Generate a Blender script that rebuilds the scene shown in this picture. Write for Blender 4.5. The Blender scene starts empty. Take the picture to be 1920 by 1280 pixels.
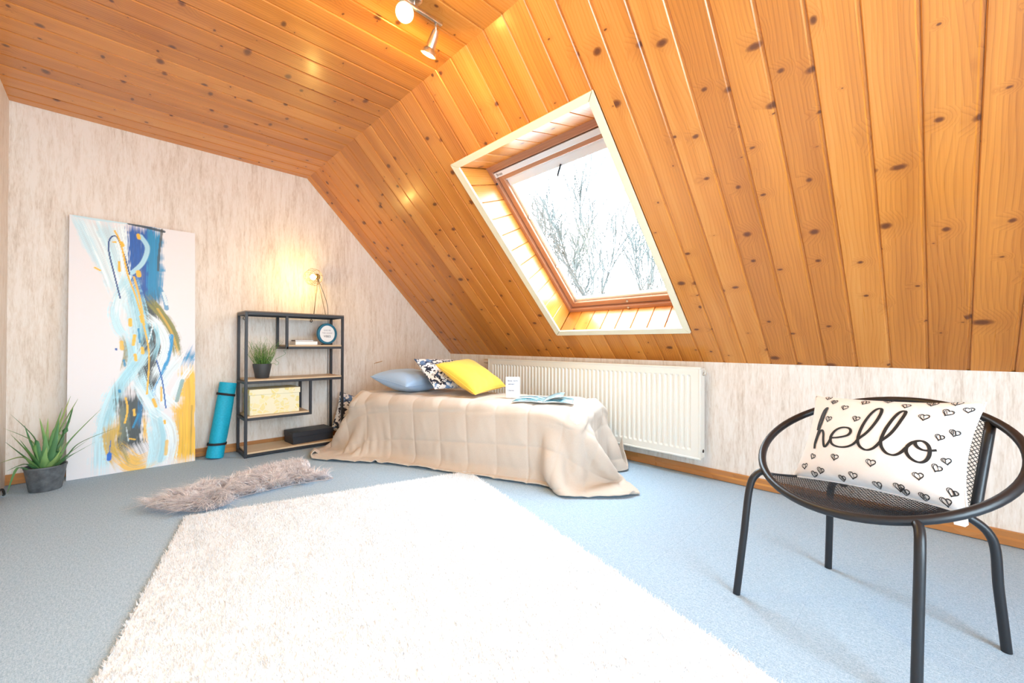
import bpy, bmesh, math, random
import numpy as np
from mathutils import Vector, Matrix, noise as mnoise

random.seed(7)
rng = np.random.default_rng(7)
scene = bpy.context.scene
COL = scene.collection

# ------------------------------------------------------------------ room sizes (metres)
YB, XK, HC, KW, XR, XL, YF = 4.082, 2.915, 2.426, 0.782, 1.290, -0.477, -1.70
PITCH = 0.1361                      # width of one ceiling board
Y0 = 3.5817                         # one board joint
SL = math.atan2(HC - KW, XK - XR)   # roof pitch
CS, SN = math.cos(SL), math.sin(SL)
SLEN = (HC - KW) / SN
def slope_pt(s, y, o=0.0):          # s down the slope from the ridge line, o outwards
    return Vector((XR + s * CS + o * SN, y, HC - s * SN + o * CS))

# ------------------------------------------------------------------ camera
cam = bpy.data.cameras.new('camera')
cam.sensor_width = 36.0
cam.lens = 14.5646
cam.clip_start = 0.02
camo = bpy.data.objects.new('camera', cam)
COL.objects.link(camo)
yaw, pit, rol = 0.76767, 0.00603, 0.00328
r0 = Vector((math.cos(yaw), -math.sin(yaw), 0))
fw = Vector((math.sin(yaw) * math.cos(pit), math.cos(yaw) * math.cos(pit), math.sin(pit)))
u0 = Vector((-math.sin(yaw) * math.sin(pit), -math.cos(yaw) * math.sin(pit), math.cos(pit)))
rr = r0 * math.cos(rol) + u0 * math.sin(rol)
uu = -r0 * math.sin(rol) + u0 * math.cos(rol)
camo.matrix_world = Matrix(((rr.x, uu.x, -fw.x, 0), (rr.y, uu.y, -fw.y, 0), (rr.z, uu.z, -fw.z, 0.9), (0, 0, 0, 1)))
scene.camera = camo

# ------------------------------------------------------------------ sky, exposure
SKY = 13.5
world = bpy.data.worlds.new('overcast_sky')
scene.world = world
world.use_nodes = True
bg = world.node_tree.nodes['Background']
bg.inputs['Color'].default_value = (0.67, 0.86, 1.0, 1)
bg.inputs['Strength'].default_value = SKY
vs = scene.view_settings
vs.view_transform = 'Standard'
vs.look = 'None'
vs.exposure = 0.66
vs.gamma = 1.0
vs.use_curve_mapping = False
scene.cycles.max_bounces = 10
scene.cycles.diffuse_bounces = 6
scene.cycles.transparent_max_bounces = 12
scene.cycles.sample_clamp_indirect = 8.0
scene.cycles.caustics_reflective = False
scene.cycles.caustics_refractive = False

def portal(name, sx, sy, mat):
    l = bpy.data.lights.new(name, 'AREA')
    l.shape = 'RECTANGLE'; l.size = sx; l.size_y = sy
    l.cycles.is_portal = True
    o = bpy.data.objects.new(name, l)
    COL.objects.link(o)
    o.matrix_world = mat
    return o
# skylight portal (guides sampling of the sky through the opening, adds no light)
pc = slope_pt(1.30, 1.687, 0.27)
D = Vector((CS, 0, -SN)); N = Vector((SN, 0, CS)); Yv = Vector((0, 1, 0))
def frame(x, y, z, p):
    return Matrix(((x[0], y[0], z[0], p[0]), (x[1], y[1], z[1], p[1]), (x[2], y[2], z[2], p[2]), (0, 0, 0, 1)))
portal('sky_portal', 1.36, 1.06, frame(D, Yv, N, pc))
WX0, WX1, WZ0, WZ1 = -0.28, 1.27, 0.20, 2.15
portal('sky_portal', WX1 - WX0, WZ1 - WZ0, frame(Vector((1, 0, 0)), Vector((0, 0, 1)), Vector((0, -1, 0)), Vector(((WX0 + WX1) / 2, YF - 0.12, (WZ0 + WZ1) / 2))))

# ------------------------------------------------------------------ helpers
def link(o, parent=None, label=None, cat=None, group=None, kind=None):
    if o.name not in COL.objects:
        COL.objects.link(o)
    if parent is not None:
        o.parent = parent
    if label: o['label'] = label
    if cat: o['category'] = cat
    if group: o['group'] = group
    if kind: o['kind'] = kind
    return o

def empty(name, loc=(0, 0, 0), rz=0.0, label=None, cat=None, group=None, kind=None, mat=None):
    o = bpy.data.objects.new(name, None)
    o.empty_display_size = 0.05
    if mat is not None: o.matrix_world = mat
    else:
        o.location = loc; o.rotation_euler = (0, 0, rz)
    return link(o, None, label, cat, group, kind)

class MB:
    """collects shapes; build() links them as one mesh object"""
    def __init__(s): s.v = []; s.f = []
    def add(s, vs_, fs_):
        n = len(s.v)
        s.v += [tuple(p) for p in vs_]
        s.f += [tuple(i + n for i in f) for f in fs_]
        return s
    def box(s, x0, x1, y0, y1, z0, z1, bev=0.0, seg=2):
        if bev <= 0:
            return s.add([(x0, y0, z0), (x1, y0, z0), (x1, y1, z0), (x0, y1, z0), (x0, y0, z1), (x1, y0, z1), (x1, y1, z1), (x0, y1, z1)],
                         [(0, 3, 2, 1), (4, 5, 6, 7), (0, 1, 5, 4), (1, 2, 6, 5), (2, 3, 7, 6), (3, 0, 4, 7)])
        bm = bmesh.new()
        bmesh.ops.create_cube(bm, size=1.0)
        for v in bm.verts:
            v.co = Vector(((x0 + x1) / 2 + v.co.x * (x1 - x0), (y0 + y1) / 2 + v.co.y * (y1 - y0), (z0 + z1) / 2 + v.co.z * (z1 - z0)))
        bmesh.ops.bevel(bm, geom=bm.edges[:], offset=bev, segments=seg, affect='EDGES', profile=0.5)
        bm.verts.ensure_lookup_table(); bm.verts.index_update()
        s.add([v.co[:] for v in bm.verts], [[v.index for v in f.verts] for f in bm.faces])
        bm.free()
        return s
    def tube(s, pts, r, n=8, closed=False, caps=True):
        pts = [Vector(p) for p in pts]
        m = len(pts)
        rad = r if hasattr(r, '__len__') else [r] * m
        tang = []
        for i in range(m):
            if closed: t = pts[(i + 1) % m] - pts[i - 1]
            else: t = pts[min(i + 1, m - 1)] - pts[max(i - 1, 0)]
            tang.append(t.normalized())
        ref = Vector((0, 0, 1)) if abs(tang[0].z) < 0.9 else Vector((1, 0, 0))
        nrm = (ref - tang[0] * ref.dot(tang[0])).normalized()
        V = []
        for i in range(m):
            if i:
                nrm = nrm - tang[i] * nrm.dot(tang[i])
                if nrm.length < 1e-6: nrm = tang[i].orthogonal()
                nrm.normalize()
            b = tang[i].cross(nrm)
            for k in range(n):
                a = 2 * math.pi * k / n
                V.append(pts[i] + (nrm * math.cos(a) + b * math.sin(a)) * rad[i])
        F = []
        for i in range(m if closed else m - 1):
            j = (i + 1) % m
            for k in range(n):
                F.append((i * n + k, i * n + (k + 1) % n, j * n + (k + 1) % n, j * n + k))
        if caps and not closed:
            F.append(tuple(range(n - 1, -1, -1)))
            F.append(tuple((m - 1) * n + k for k in range(n)))
        return s.add(V, F)
    def lathe(s, prof, n=32, c=(0, 0, 0), cap0=True, cap1=True, sx=1.0, sy=1.0):
        V = []
        for (r, z) in prof:
            for k in range(n):
                a = 2 * math.pi * k / n
                V.append((c[0] + r * math.cos(a) * sx, c[1] + r * math.sin(a) * sy, c[2] + z))
        F = []
        for i in range(len(prof) - 1):
            for k in range(n):
                F.append((i * n + k, i * n + (k + 1) % n, (i + 1) * n + (k + 1) % n, (i + 1) * n + k))
        if cap0: F.append(tuple(range(n - 1, -1, -1)))
        if cap1: F.append(tuple((len(prof) - 1) * n + k for k in range(n)))
        return s.add(V, F)
    def prism(s, poly, axis_vec):
        """poly: list of 3D points (planar), extruded by axis_vec"""
        a = Vector(axis_vec); n = len(poly)
        V = [Vector(p) for p in poly] + [Vector(p) + a for p in poly]
        F = [tuple(range(n - 1, -1, -1)), tuple(range(n, 2 * n))]
        for i in range(n):
            j = (i + 1) % n
            F.append((i, j, n + j, n + i))
        return s.add(V, F)
    def xform(s, M):
        s.v = [tuple(M @ Vector(p)) for p in s.v]
        return s
    def mesh(s, name, mat=None, smooth=False, ang=None):
        me = bpy.data.meshes.new(name)
        me.from_pydata(s.v, [], s.f)
        bm = bmesh.new(); bm.from_mesh(me)
        bmesh.ops.recalc_face_normals(bm, faces=bm.faces)
        bm.to_mesh(me); bm.free()
        if mat: me.materials.append(mat)
        if smooth:
            me.polygons.foreach_set('use_smooth', [True] * len(me.polygons))
            if ang:
                try: me.set_sharp_from_angle(angle=math.radians(ang))
                except Exception: pass
        return me
    def build(s, name, mat=None, parent=None, smooth=False, ang=None, **kw):
        o = bpy.data.objects.new(name, s.mesh(name, mat, smooth, ang))
        return link(o, parent, **kw)

def np_mesh(name, V, F, mat, smooth=True):
    me = bpy.data.meshes.new(name)
    V = np.asarray(V, np.float32); F = np.asarray(F, np.int32)
    k = F.shape[1]
    me.vertices.add(len(V)); me.vertices.foreach_set('co', V.ravel())
    me.loops.add(F.size); me.loops.foreach_set('vertex_index', F.ravel())
    me.polygons.add(len(F))
    me.polygons.foreach_set('loop_start', np.arange(0, F.size, k, dtype=np.int32))
    me.polygons.foreach_set('loop_total', np.full(len(F), k, np.int32))
    if smooth: me.polygons.foreach_set('use_smooth', np.ones(len(F), bool))
    me.update(calc_edges=True); me.validate()
    if mat: me.materials.append(mat)
    return me

def inst(name, me, parent, M):
    o = bpy.data.objects.new(name, me)
    link(o, parent)
    o.matrix_world = M
    return o

def spline(pts, n=12):
    """Catmull-Rom through points"""
    P = [Vector(p) for p in pts]
    if len(P) == 2: return [P[0].lerp(P[1], i / n) for i in range(n + 1)]
    out = []
    for i in range(len(P) - 1):
        p0 = P[max(i - 1, 0)]; p1 = P[i]; p2 = P[i + 1]; p3 = P[min(i + 2, len(P) - 1)]
        for k in range(n):
            t = k / n
            out.append(0.5 * ((2 * p1) + (p2 - p0) * t + (2 * p0 - 5 * p1 + 4 * p2 - p3) * t * t + (3 * p1 - p0 - 3 * p2 + p3) * t ** 3))
    out.append(P[-1].copy())
    return out

def text_obj(body, size, mat, parent, M, name='lettering', align='CENTER', extr=0.0002, bold=0.0):
    c = bpy.data.curves.new('lettering', 'FONT')
    c.body = body; c.size = size; c.align_x = align; c.align_y = 'CENTER'; c.extrude = extr; c.offset = bold
    t = bpy.data.objects.new('tmp_text', c)
    COL.objects.link(t)
    dg = bpy.context.evaluated_depsgraph_get()
    me = bpy.data.meshes.new_from_object(t.evaluated_get(dg))
    bpy.data.objects.remove(t); bpy.data.curves.remove(c)
    me.materials.clear(); me.materials.append(mat)
    o = bpy.data.objects.new(name, me)
    link(o, parent)
    o.matrix_local = M
    return o

# ------------------------------------------------------------------ materials
class NT:
    def __init__(s, name):
        s.m = bpy.data.materials.new(name); s.m.use_nodes = True
        s.t = s.m.node_tree; s.n = s.t.nodes
        s.b = s.n['Principled BSDF']
    def node(s, typ, **kw):
        n = s.n.new(typ)
        for k, v in kw.items(): setattr(n, k, v)
        return n
    def l(s, a, b): s.t.links.new(a, b)
    def sock(s, x, inp):
        if hasattr(x, 'is_output'): s.l(x, inp)
        elif x is not None: inp.default_value = x
    def math(s, op, a, b=None, c=None, clamp=False):
        n = s.node('ShaderNodeMath', operation=op); n.use_clamp = clamp
        for i, x in enumerate((a, b, c)):
            if x is not None: s.sock(x, n.inputs[i])
        return n.outputs[0]
    def vmath(s, op, a, b=None, out=0):
        n = s.node('ShaderNodeVectorMath', operation=op)
        s.sock(a, n.inputs[0])
        if b is not None: s.sock(b, n.inputs[1])
        return n.outputs[out]
    def coord(s, kind='Object'): return s.node('ShaderNodeTexCoord').outputs[kind]
    def mapping(s, v, scale=(1, 1, 1), loc=(0, 0, 0), rot=(0, 0, 0)):
        n = s.node('ShaderNodeMapping')
        s.l(v, n.inputs[0]); n.inputs['Scale'].default_value = scale; n.inputs['Location'].default_value = loc; n.inputs['Rotation'].default_value = rot
        return n.outputs[0]
    def noise(s, v, scale=5, detail=3, rough=0.5, dist=0.0, out='Fac'):
        n = s.node('ShaderNodeTexNoise')
        s.l(v, n.inputs['Vector']); n.inputs['Scale'].default_value = scale; n.inputs['Detail'].default_value = detail
        n.inputs['Roughness'].default_value = rough; n.inputs['Distortion'].default_value = dist
        return n.outputs[out]
    def ramp(s, f, stops, interp='LINEAR'):
        n = s.node('ShaderNodeValToRGB'); s.l(f, n.inputs[0])
        e = n.color_ramp.elements; n.color_ramp.interpolation = interp
        while len(e) < len(stops): e.new(0.5)
        for el, (p, c) in zip(e, stops):
            el.position = p; el.color = (*c, 1) if len(c) == 3 else c
        return n.outputs[0]
    def mix(s, f, a, b, blend='MIX'):
        n = s.node('ShaderNodeMix', data_type='RGBA', blend_type=blend)
        s.sock(f, n.inputs[0])
        for x, i in ((a, 6), (b, 7)):
            if hasattr(x, 'is_output'): s.l(x, n.inputs[i])
            else: n.inputs[i].default_value = (*x, 1) if len(x) == 3 else x
        return n.outputs[2]
    def col(s, c): s.sock(c if hasattr(c, 'is_output') else ((*c, 1) if len(c) == 3 else c), s.b.inputs['Base Color'])
    def rough(s, r): s.sock(r, s.b.inputs['Roughness'])
    def bump(s, h, strength=0.3, dist=0.01):
        n = s.node('ShaderNodeBump'); s.l(h, n.inputs['Height'])
        n.inputs['Strength'].default_value = strength; n.inputs['Distance'].default_value = dist
        s.l(n.outputs[0], s.b.inputs['Normal'])
    def sep(s, v):
        n = s.node('ShaderNodeSeparateXYZ'); s.l(v, n.inputs[0]); return n.outputs
    def comb(s, x, y, z):
        n = s.node('ShaderNodeCombineXYZ')
        for i, q in enumerate((x, y, z)): s.sock(q, n.inputs[i])
        return n.outputs[0]

def plain(name, c, rough=0.5, metal=0.0, spec=0.5, coat=0.0, sheen=0.0):
    t = NT(name); t.col(c); t.rough(rough); t.b.inputs['Metallic'].default_value = metal
    t.b.inputs['Specular IOR Level'].default_value = spec
    if coat: t.b.inputs['Coat Weight'].default_value = coat; t.b.inputs['Coat Roughness'].default_value = 0.15
    if sheen: t.b.inputs['Sheen Weight'].default_value = sheen
    return t.m

def wood(name, lo, mid, hi, knots=True, length_scale=1.0, rough=0.30, spec=0.5, coat=0.25, knot_col=(0.10, 0.025, 0.008), var=0.5):
    """planed softwood; local x runs along the grain, each board gets its own piece of tree"""
    t = NT(name)
    oc = t.coord('Object')
    rnd = t.node('ShaderNodeObjectInfo').outputs['Random']
    x, y, z = t.sep(oc)
    xs = t.math('ADD', x, t.math('MULTIPLY', rnd, 53.0))
    zs = t.math('ADD', z, t.math('MULTIPLY', rnd, 17.0))
    ys = t.math('ADD', y, t.math('MULTIPLY', rnd, 7.31))
    P = t.comb(xs, ys, zs)
    mask = None
    if knots:
        SX, SY = 4.6, 9.0
        kv = t.node('ShaderNodeTexVoronoi', voronoi_dimensions='2D', feature='F1')
        q = t.comb(t.math('MULTIPLY', xs, SX), t.math('MULTIPLY', ys, SY), 0.0)
        t.l(q, kv.inputs['Vector']); kv.inputs['Scale'].default_value = 1.0; kv.inputs['Randomness'].default_value = 1.0
        d = t.vmath('SUBTRACT', q, kv.outputs['Position'])
        wob = t.noise(P, 60, 2, 0.6)
        d = t.vmath('MULTIPLY', d, (1 / SX, 1 / SY, 0))
        cr, cg, cb = t.sep(kv.outputs['Color'])
        stretch = t.math('MULTIPLY_ADD', cg, 1.5, 0.75)      # some knots are cut across, some along
        dx, dy, dz = t.sep(d)
        dd = t.comb(dx, t.math('DIVIDE', dy, stretch), 0.0)
        dist = t.vmath('LENGTH', dd, out=1)
        dist = t.math('MULTIPLY_ADD', t.math('SUBTRACT', wob, 0.5), 0.006, dist)
        rad = t.math('MULTIPLY_ADD', t.math('POWER', cr, 2.0), 0.0140, 0.0024)
        on = t.math('GREATER_THAN', cb, 0.36)
        rel = t.math('DIVIDE', dist, rad)
        mask = t.math('MULTIPLY', t.math('MULTIPLY', t.math('SUBTRACT', 1.30, rel), 2.6, clamp=True), on)
        halo = t.math('MULTIPLY', t.math('SUBTRACT', 1.0, t.math('DIVIDE', rel, 5.0), clamp=True), on)
        core = t.math('MULTIPLY', t.math('MULTIPLY', t.math('SUBTRACT', 0.85, rel), 3.0, clamp=True), on)
    wy = t.noise(t.comb(t.math('MULTIPLY', xs, 1.3 * length_scale), t.math('MULTIPLY', ys, 4.0), zs), 1.0, 2, 0.5)
    yy = t.math('MULTIPLY_ADD', wy, 0.11, ys)
    if knots: yy = t.math('MULTIPLY_ADD', halo, 0.05, yy)
    ring = t.math('FRACT', t.math('MULTIPLY', yy, 62.0))
    ring = t.math('POWER', ring, 3.0)
    fine = t.noise(t.comb(t.math('MULTIPLY', xs, 3.0 * length_scale), t.math('MULTIPLY', ys, 220.0), zs), 1.0, 3, 0.6)
    broad = t.noise(t.comb(t.math('MULTIPLY', xs, 0.8), t.math('MULTIPLY', ys, 12.0), zs), 1.0, 2, 0.5)
    f = t.math('ADD', t.math('MULTIPLY', fine, 0.30), t.math('MULTIPLY', broad, 0.55))
    f = t.math('ADD', f, t.math('MULTIPLY', ring, -0.15))
    f = t.math('ADD', f, t.math('MULTIPLY', t.math('SUBTRACT', rnd, 0.5), var))
    c = t.ramp(f, [(0.05, lo), (0.42, mid), (0.80, hi)])
    if knots:
        c = t.mix(t.math('MULTIPLY', halo, 0.30), c, lo)
        c = t.mix(t.math('MULTIPLY', mask, 0.85), c, tuple(0.45 * a + 0.55 * b for a, b in zip(knot_col, lo)))
        c = t.mix(t.math('MULTIPLY', core, 0.75), c, knot_col)
    t.col(c)
    t.rough(t.math('MULTIPLY_ADD', fine, 0.14, rough - 0.07))
    t.b.inputs['Specular IOR Level'].default_value = spec
    t.b.inputs['Coat Weight'].default_value = coat
    t.b.inputs['Coat Roughness'].default_value = 0.16
    t.bump(f, 0.10, 0.002)
    return t.m

M = {}
M['pine'] = wood('varnished_pine', (0.33, 0.095, 0.012), (0.61, 0.220, 0.034), (0.74, 0.345, 0.085), var=0.24)
M['pine_sash'] = wood('stained_pine_sash', (0.30, 0.12, 0.06), (0.45, 0.20, 0.105), (0.54, 0.27, 0.15), knots=False, var=0.0)
M['base'] = wood('baseboard_veneer', (0.32, 0.12, 0.03), (0.46, 0.20, 0.06), (0.56, 0.27, 0.09), knots=False, coat=0.1, var=0.0)
M['oak'] = wood('pale_oak_board', (0.46, 0.32, 0.18), (0.62, 0.46, 0.29), (0.72, 0.57, 0.39), knots=False, coat=0.0, rough=0.5, var=0.1)
M['casing'] = plain('cream_painted_wood', (0.80, 0.74, 0.56), 0.4)
M['white_wall'] = plain('white_plaster', (0.85, 0.85, 0.84), 0.7)

# wallpaper: vertical bark-like fibres in beige and white
t = NT('fibre_wallpaper')
oc = t.coord('Object')
big = t.noise(t.mapping(oc, (42, 42, 5.0)), 1.0, 4, 0.62, 0.6)
fin = t.noise(t.mapping(oc, (170, 170, 26)), 1.0, 3, 0.6, 0.4)
lowf = t.noise(t.mapping(oc, (6, 6, 1.2)), 1.0, 2, 0.5)
f = t.math('ADD', t.math('MULTIPLY', big, 0.62), t.math('MULTIPLY', fin, 0.38))
f = t.math('ADD', f, t.math('MULTIPLY', t.math('SUBTRACT', lowf, 0.5), 0.22))
t.col(t.ramp(f, [(0.33, (0.62, 0.53, 0.445)), (0.47, (0.76, 0.69, 0.615)), (0.58, (0.82, 0.77, 0.715))]))
t.rough(0.75); t.b.inputs['Specular IOR Level'].default_value = 0.25
t.bump(f, 0.35, 0.004)
M['paper'] = t.m

# carpet: blue-grey looped needle felt
t = NT('blue_grey_carpet')
oc = t.coord('Object')
a1 = t.noise(oc, 420, 2, 0.7)
a2 = t.noise(oc, 150, 2, 0.6)
a3 = t.noise(t.mapping(oc, (1, 1, 1)), 2.2, 3, 0.6)
a4 = t.noise(t.mapping(oc, (220, 40, 40), rot=(0, 0, 0.5)), 1.0, 2, 0.6)
f = t.math('ADD', t.math('MULTIPLY', a1, 0.5), t.math('ADD', t.math('MULTIPLY', a2, 0.28), t.math('MULTIPLY', a4, 0.22)))
c = t.ramp(f, [(0.30, (0.155, 0.24, 0.34)), (0.50, (0.375, 0.51, 0.64)), (0.68, (0.65, 0.76, 0.83))])
c = t.mix(t.math('MULTIPLY', a3, 0.25), c, (0.39, 0.51, 0.63))
t.col(c); t.rough(0.95); t.b.inputs['Specular IOR Level'].default_value = 0.1
t.bump(f, 0.6, 0.004)
M['carpet'] = t.m

M['radiator'] = plain('radiator_enamel', (0.80, 0.80, 0.74), 0.35)
M['black_metal'] = plain('black_powder_coat', (0.012, 0.013, 0.016), 0.38)
M['shelf_metal'] = plain('anthracite_steel', (0.022, 0.024, 0.030), 0.42)
M['chrome'] = plain('brushed_steel', (0.66, 0.63, 0.58), 0.28, 1.0)
M['alu'] = plain('pale_aluminium', (0.80, 0.83, 0.87), 0.4, 0.2)
M['dark_gap'] = plain('dark_seal', (0.03, 0.02, 0.015), 0.8)
M['black_card'] = plain('black_card', (0.016, 0.019, 0.027), 0.55)
M['black_plastic'] = plain('black_plastic', (0.015, 0.015, 0.015), 0.45)
M['paper_white'] = plain('white_paper', (0.88, 0.88, 0.88), 0.6)
M['ink'] = plain('black_ink', (0.012, 0.012, 0.013), 0.7)
M['grey_ink'] = plain('grey_ink', (0.30, 0.30, 0.36), 0.7)
M['blue_ink'] = plain('blue_grey_ink', (0.08, 0.09, 0.14), 0.7)
M['mid_ink'] = plain('charcoal_ink', (0.10, 0.10, 0.11), 0.7)
M['brass'] = plain('dark_brass_wire', (0.22, 0.15, 0.06), 0.35, 0.8)
M['soil'] = plain('potting_soil', (0.03, 0.02, 0.014), 0.95)
M['brown_tape'] = plain('torn_paper_back', (0.55, 0.36, 0.20), 0.8)
M['valve'] = plain('warm_lit_valve_plastic', (0.62, 0.52, 0.40), 0.4)  # warm light on the valve is put into its tan colour

def emis(name, c, s):
    t = NT(name); t.col((0.9, 0.9, 0.9))
    t.b.inputs['Emission Color'].default_value = (*c, 1); t.b.inputs['Emission Strength'].default_value = s
    return t.m

def glass_mat(name, tint=(1, 1, 1)):
    m = bpy.data.materials.new(name); m.use_nodes = True
    n = m.node_tree.nodes; n.clear()
    out = n.new('ShaderNodeOutputMaterial'); mx = n.new('ShaderNodeMixShader'); tr = n.new('ShaderNodeBsdfTransparent')
    gl = n.new('ShaderNodeBsdfGlossy'); lw = n.new('ShaderNodeLayerWeight'); lw.inputs['Blend'].default_value = 0.5
    pw = n.new('ShaderNodeMath'); pw.operation = 'POWER'; pw.inputs[1].default_value = 5.0
    ma = n.new('ShaderNodeMath'); ma.operation = 'MULTIPLY_ADD'; ma.inputs[1].default_value = 0.9; ma.inputs[2].default_value = 0.03
    gl.inputs['Roughness'].default_value = 0.02; tr.inputs['Color'].default_value = (*tint, 1)
    L = m.node_tree.links
    L.new(lw.outputs['Facing'], pw.inputs[0]); L.new(pw.outputs[0], ma.inputs[0]); L.new(ma.outputs[0], mx.inputs[0])
    L.new(tr.outputs[0], mx.inputs[1]); L.new(gl.outputs[0], mx.inputs[2]); L.new(mx.outputs[0], out.inputs[0])
    return m
M['glass'] = glass_mat('clear_glass')

# ------------------------------------------------------------------ the room
# floor: slab with separate carpet tiles laid on it
floor = MB().box(XL - 0.1, XK + 0.1, YF - 0.1, YB + 0.1, -0.10, -0.006).build('floor', M['dark_gap'], kind='structure', label='blue-grey carpet tile floor')
TS = 0.5
xs_ = [XL] + [x for x in [1.25 + TS * k for k in range(-6, 6)] if XL + 0.02 < x < XK - 0.02] + [XK]
ys_ = [YF] + [y for y in [1.33 + TS * k for k in range(-12, 12)] if YF + 0.02 < y < YB - 0.02] + [YB]
tile_cache = {}
for i in range(len(xs_) - 1):
    for j in range(len(ys_) - 1):
        w, h = round(xs_[i + 1] - xs_[i], 4), round(ys_[j + 1] - ys_[j], 4)
        if (w, h) not in tile_cache:
            b = MB(); g = 0.0; c_ = 0.0006
            x0, x1, y0, y1 = g, w - g, g, h - g
            b.add([(x0, y0, -0.006), (x1, y0, -0.006), (x1, y1, -0.006), (x0, y1, -0.006), (x0, y0, -c_), (x1, y0, -c_), (x1, y1, -c_), (x0, y1, -c_),
                   (x0 + c_, y0 + c_, 0), (x1 - c_, y0 + c_, 0), (x1 - c_, y1 - c_, 0), (x0 + c_, y1 - c_, 0)],
                  [(0, 1, 5, 4), (1, 2, 6, 5), (2, 3, 7, 6), (3, 0, 4, 7), (4, 5, 9, 8), (5, 6, 10, 9), (6, 7, 11, 10), (7, 4, 8, 11), (8, 9, 10, 11), (3, 2, 1, 0)])
            tile_cache[(w, h)] = b.mesh('carpet_tile', M['carpet'])
        inst('carpet_tile', tile_cache[(w, h)], floor, Matrix.Translation((xs_[i], ys_[j], 0)))

TH = 0.10
gable = [(XL - 0.1, -0.1), (XK + 0.1, -0.1), (XK + 0.1, KW + 0.1), (XR + 0.08, HC + 0.14), (XL - 0.1, HC + 0.14)]
MB().prism([(x, YB, z) for x, z in gable], (0, TH, 0)).build('wall_back', M['paper'], kind='structure', label='gable wall with beige fibre wallpaper')
MB().box(XK, XK + TH, YF, YB, -0.1, KW).build('wall_right', M['paper'], kind='structure', label='low knee wall with beige fibre wallpaper')
MB().box(XL - TH, XL, YF, YB, -0.1, HC + 0.1).build('wall_left', M['paper'], kind='structure', label='pale side wall at the left edge')
wf = MB()
for poly in ([(XL - 0.1, -0.1), (WX0, -0.1), (WX0, HC + 0.14), (XL - 0.1, HC + 0.14)], [(WX0, -0.1), (WX1, -0.1), (WX1, WZ0), (WX0, WZ0)],
             [(WX0, WZ1), (WX1, WZ1), (WX1, HC + 0.14), (WX0, HC + 0.14)], [(WX1, -0.1), (XK + 0.1, -0.1), (XK + 0.1, KW + 0.1), (XR + 0.08, HC + 0.14), (WX1, HC + 0.14)]):
    wf.prism([(x, YF, z) for x, z in poly], (0, -TH, 0))
wf.build('wall_front', M['paper'], kind='structure', label='gable wall behind the viewer with an added fill window')
# unseen window added in the gable behind the camera for daylight fill
w2 = MB()
f_ = 0.05
w2.box(WX0, WX1, YF - 0.09, YF - 0.03, WZ0, WZ0 + f_); w2.box(WX0, WX1, YF - 0.09, YF - 0.03, WZ1 - f_, WZ1)
for xx in (WX0, WX1 - f_, (WX0 + WX1) / 2 - f_ / 2): w2.box(xx, xx + f_, YF - 0.09, YF - 0.03, WZ0 + f_, WZ1 - f_)
w2o = w2.build('window_2_fill', M['white_wall'], kind='structure', label='white two-light window added in the gable behind the viewer for daylight fill')
for k in range(2):
    xa = WX0 + f_ + k * (WX1 - WX0 - f_) / 2
    MB().box(xa, xa + (WX1 - WX0) / 2 - 1.5 * f_, YF - 0.062, YF - 0.058, WZ0 + f_, WZ1 - f_).build('pane', M['glass'], w2o)

# boards -------------------------------------------------
def plank_mesh(L, W=PITCH, name='plank'):
    """tongue-and-groove board: recessed lip, chamfers, flat face; local x length, y width, +z away from the room"""
    prof = [(0.0, 0.006), (0.0075, 0.006), (0.0085, 0.0035), (0.0125, 0.0), (W - 0.0045, 0.0), (W - 0.0008, 0.0035), (W - 0.0008, 0.012), (0.0, 0.012)]
    b = MB(); n = len(prof)
    V = [(0.0, y, z) for y, z in prof] + [(L, y, z) for y, z in prof]
    F = [tuple(range(n)), tuple(range(2 * n - 1, n - 1, -1))]
    for i in range(n):
        j = (i + 1) % n
        F.append((i, n + i, n + j, j))
    b.add(V, F)
    return b.mesh(name, M['pine'])

ny0 = int(math.ceil((YB - Y0) / PITCH)); joints = [Y0 + PITCH * k for k in range(ny0, -60, -1)]
spans = []
for k in range(len(joints) - 1):
    hi, lo = joints[k], joints[k + 1]
    if lo > YB - 0.01 or hi < YF + 0.01: continue
    spans.append((max(lo, YF), min(hi, YB)))
ceil_o = MB().box(XL, XR + 0.012, YF, YB, HC + 0.012, HC + 0.09).build('ceiling', M['pine'], kind='structure', label='flat ceiling of varnished pine boards')
full_c, full_s = plank_mesh(XR - XL + 0.006), plank_mesh(SLEN)
for lo, hi in spans:
    me = full_c if abs(hi - lo - PITCH) < 1e-4 else plank_mesh(XR - XL + 0.006, hi - lo)
    inst('plank', me, ceil_o, Matrix.Translation((XL, lo, HC)))
# sloped part with the skylight opening
SY0, SY1 = 1.1320, 2.2208
HY0, HY1 = 1.159, 2.218
S_T, S_B = 0.470, 2.025
sb = MB()
def slab(s0, s1, y0, y1, o0, o1):
    P = [slope_pt(s, y, o) for o in (o0, o1) for s, y in ((s0, y0), (s1, y0), (s1, y1), (s0, y1))]
    sb.add(P, [(0, 3, 2, 1), (4, 5, 6, 7), (0, 1, 5, 4), (1, 2, 6, 5), (2, 3, 7, 6), (3, 0, 4, 7)])
OI, OO = 0.012, 0.26
slab(0, SLEN + 0.1, YF, HY0, OI, OO); slab(0, SLEN + 0.1, HY1, YB, OI, OO); slab(0, S_T, HY0, HY1, OI, OO); slab(S_B, SLEN + 0.1, HY0, HY1, OI, OO)
slab(S_T, 0.612, HY0, HY1, 0.212, OO); slab(1.975, S_B, HY0, HY1, 0.212, OO)
ceil_s = sb.build('ceiling_slope', M['pine'], kind='structure', label='sloped roof side of varnished pine boards around the skylight')
top_m, bot_m = plank_mesh(S_T), plank_mesh(SLEN - S_B)
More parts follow.
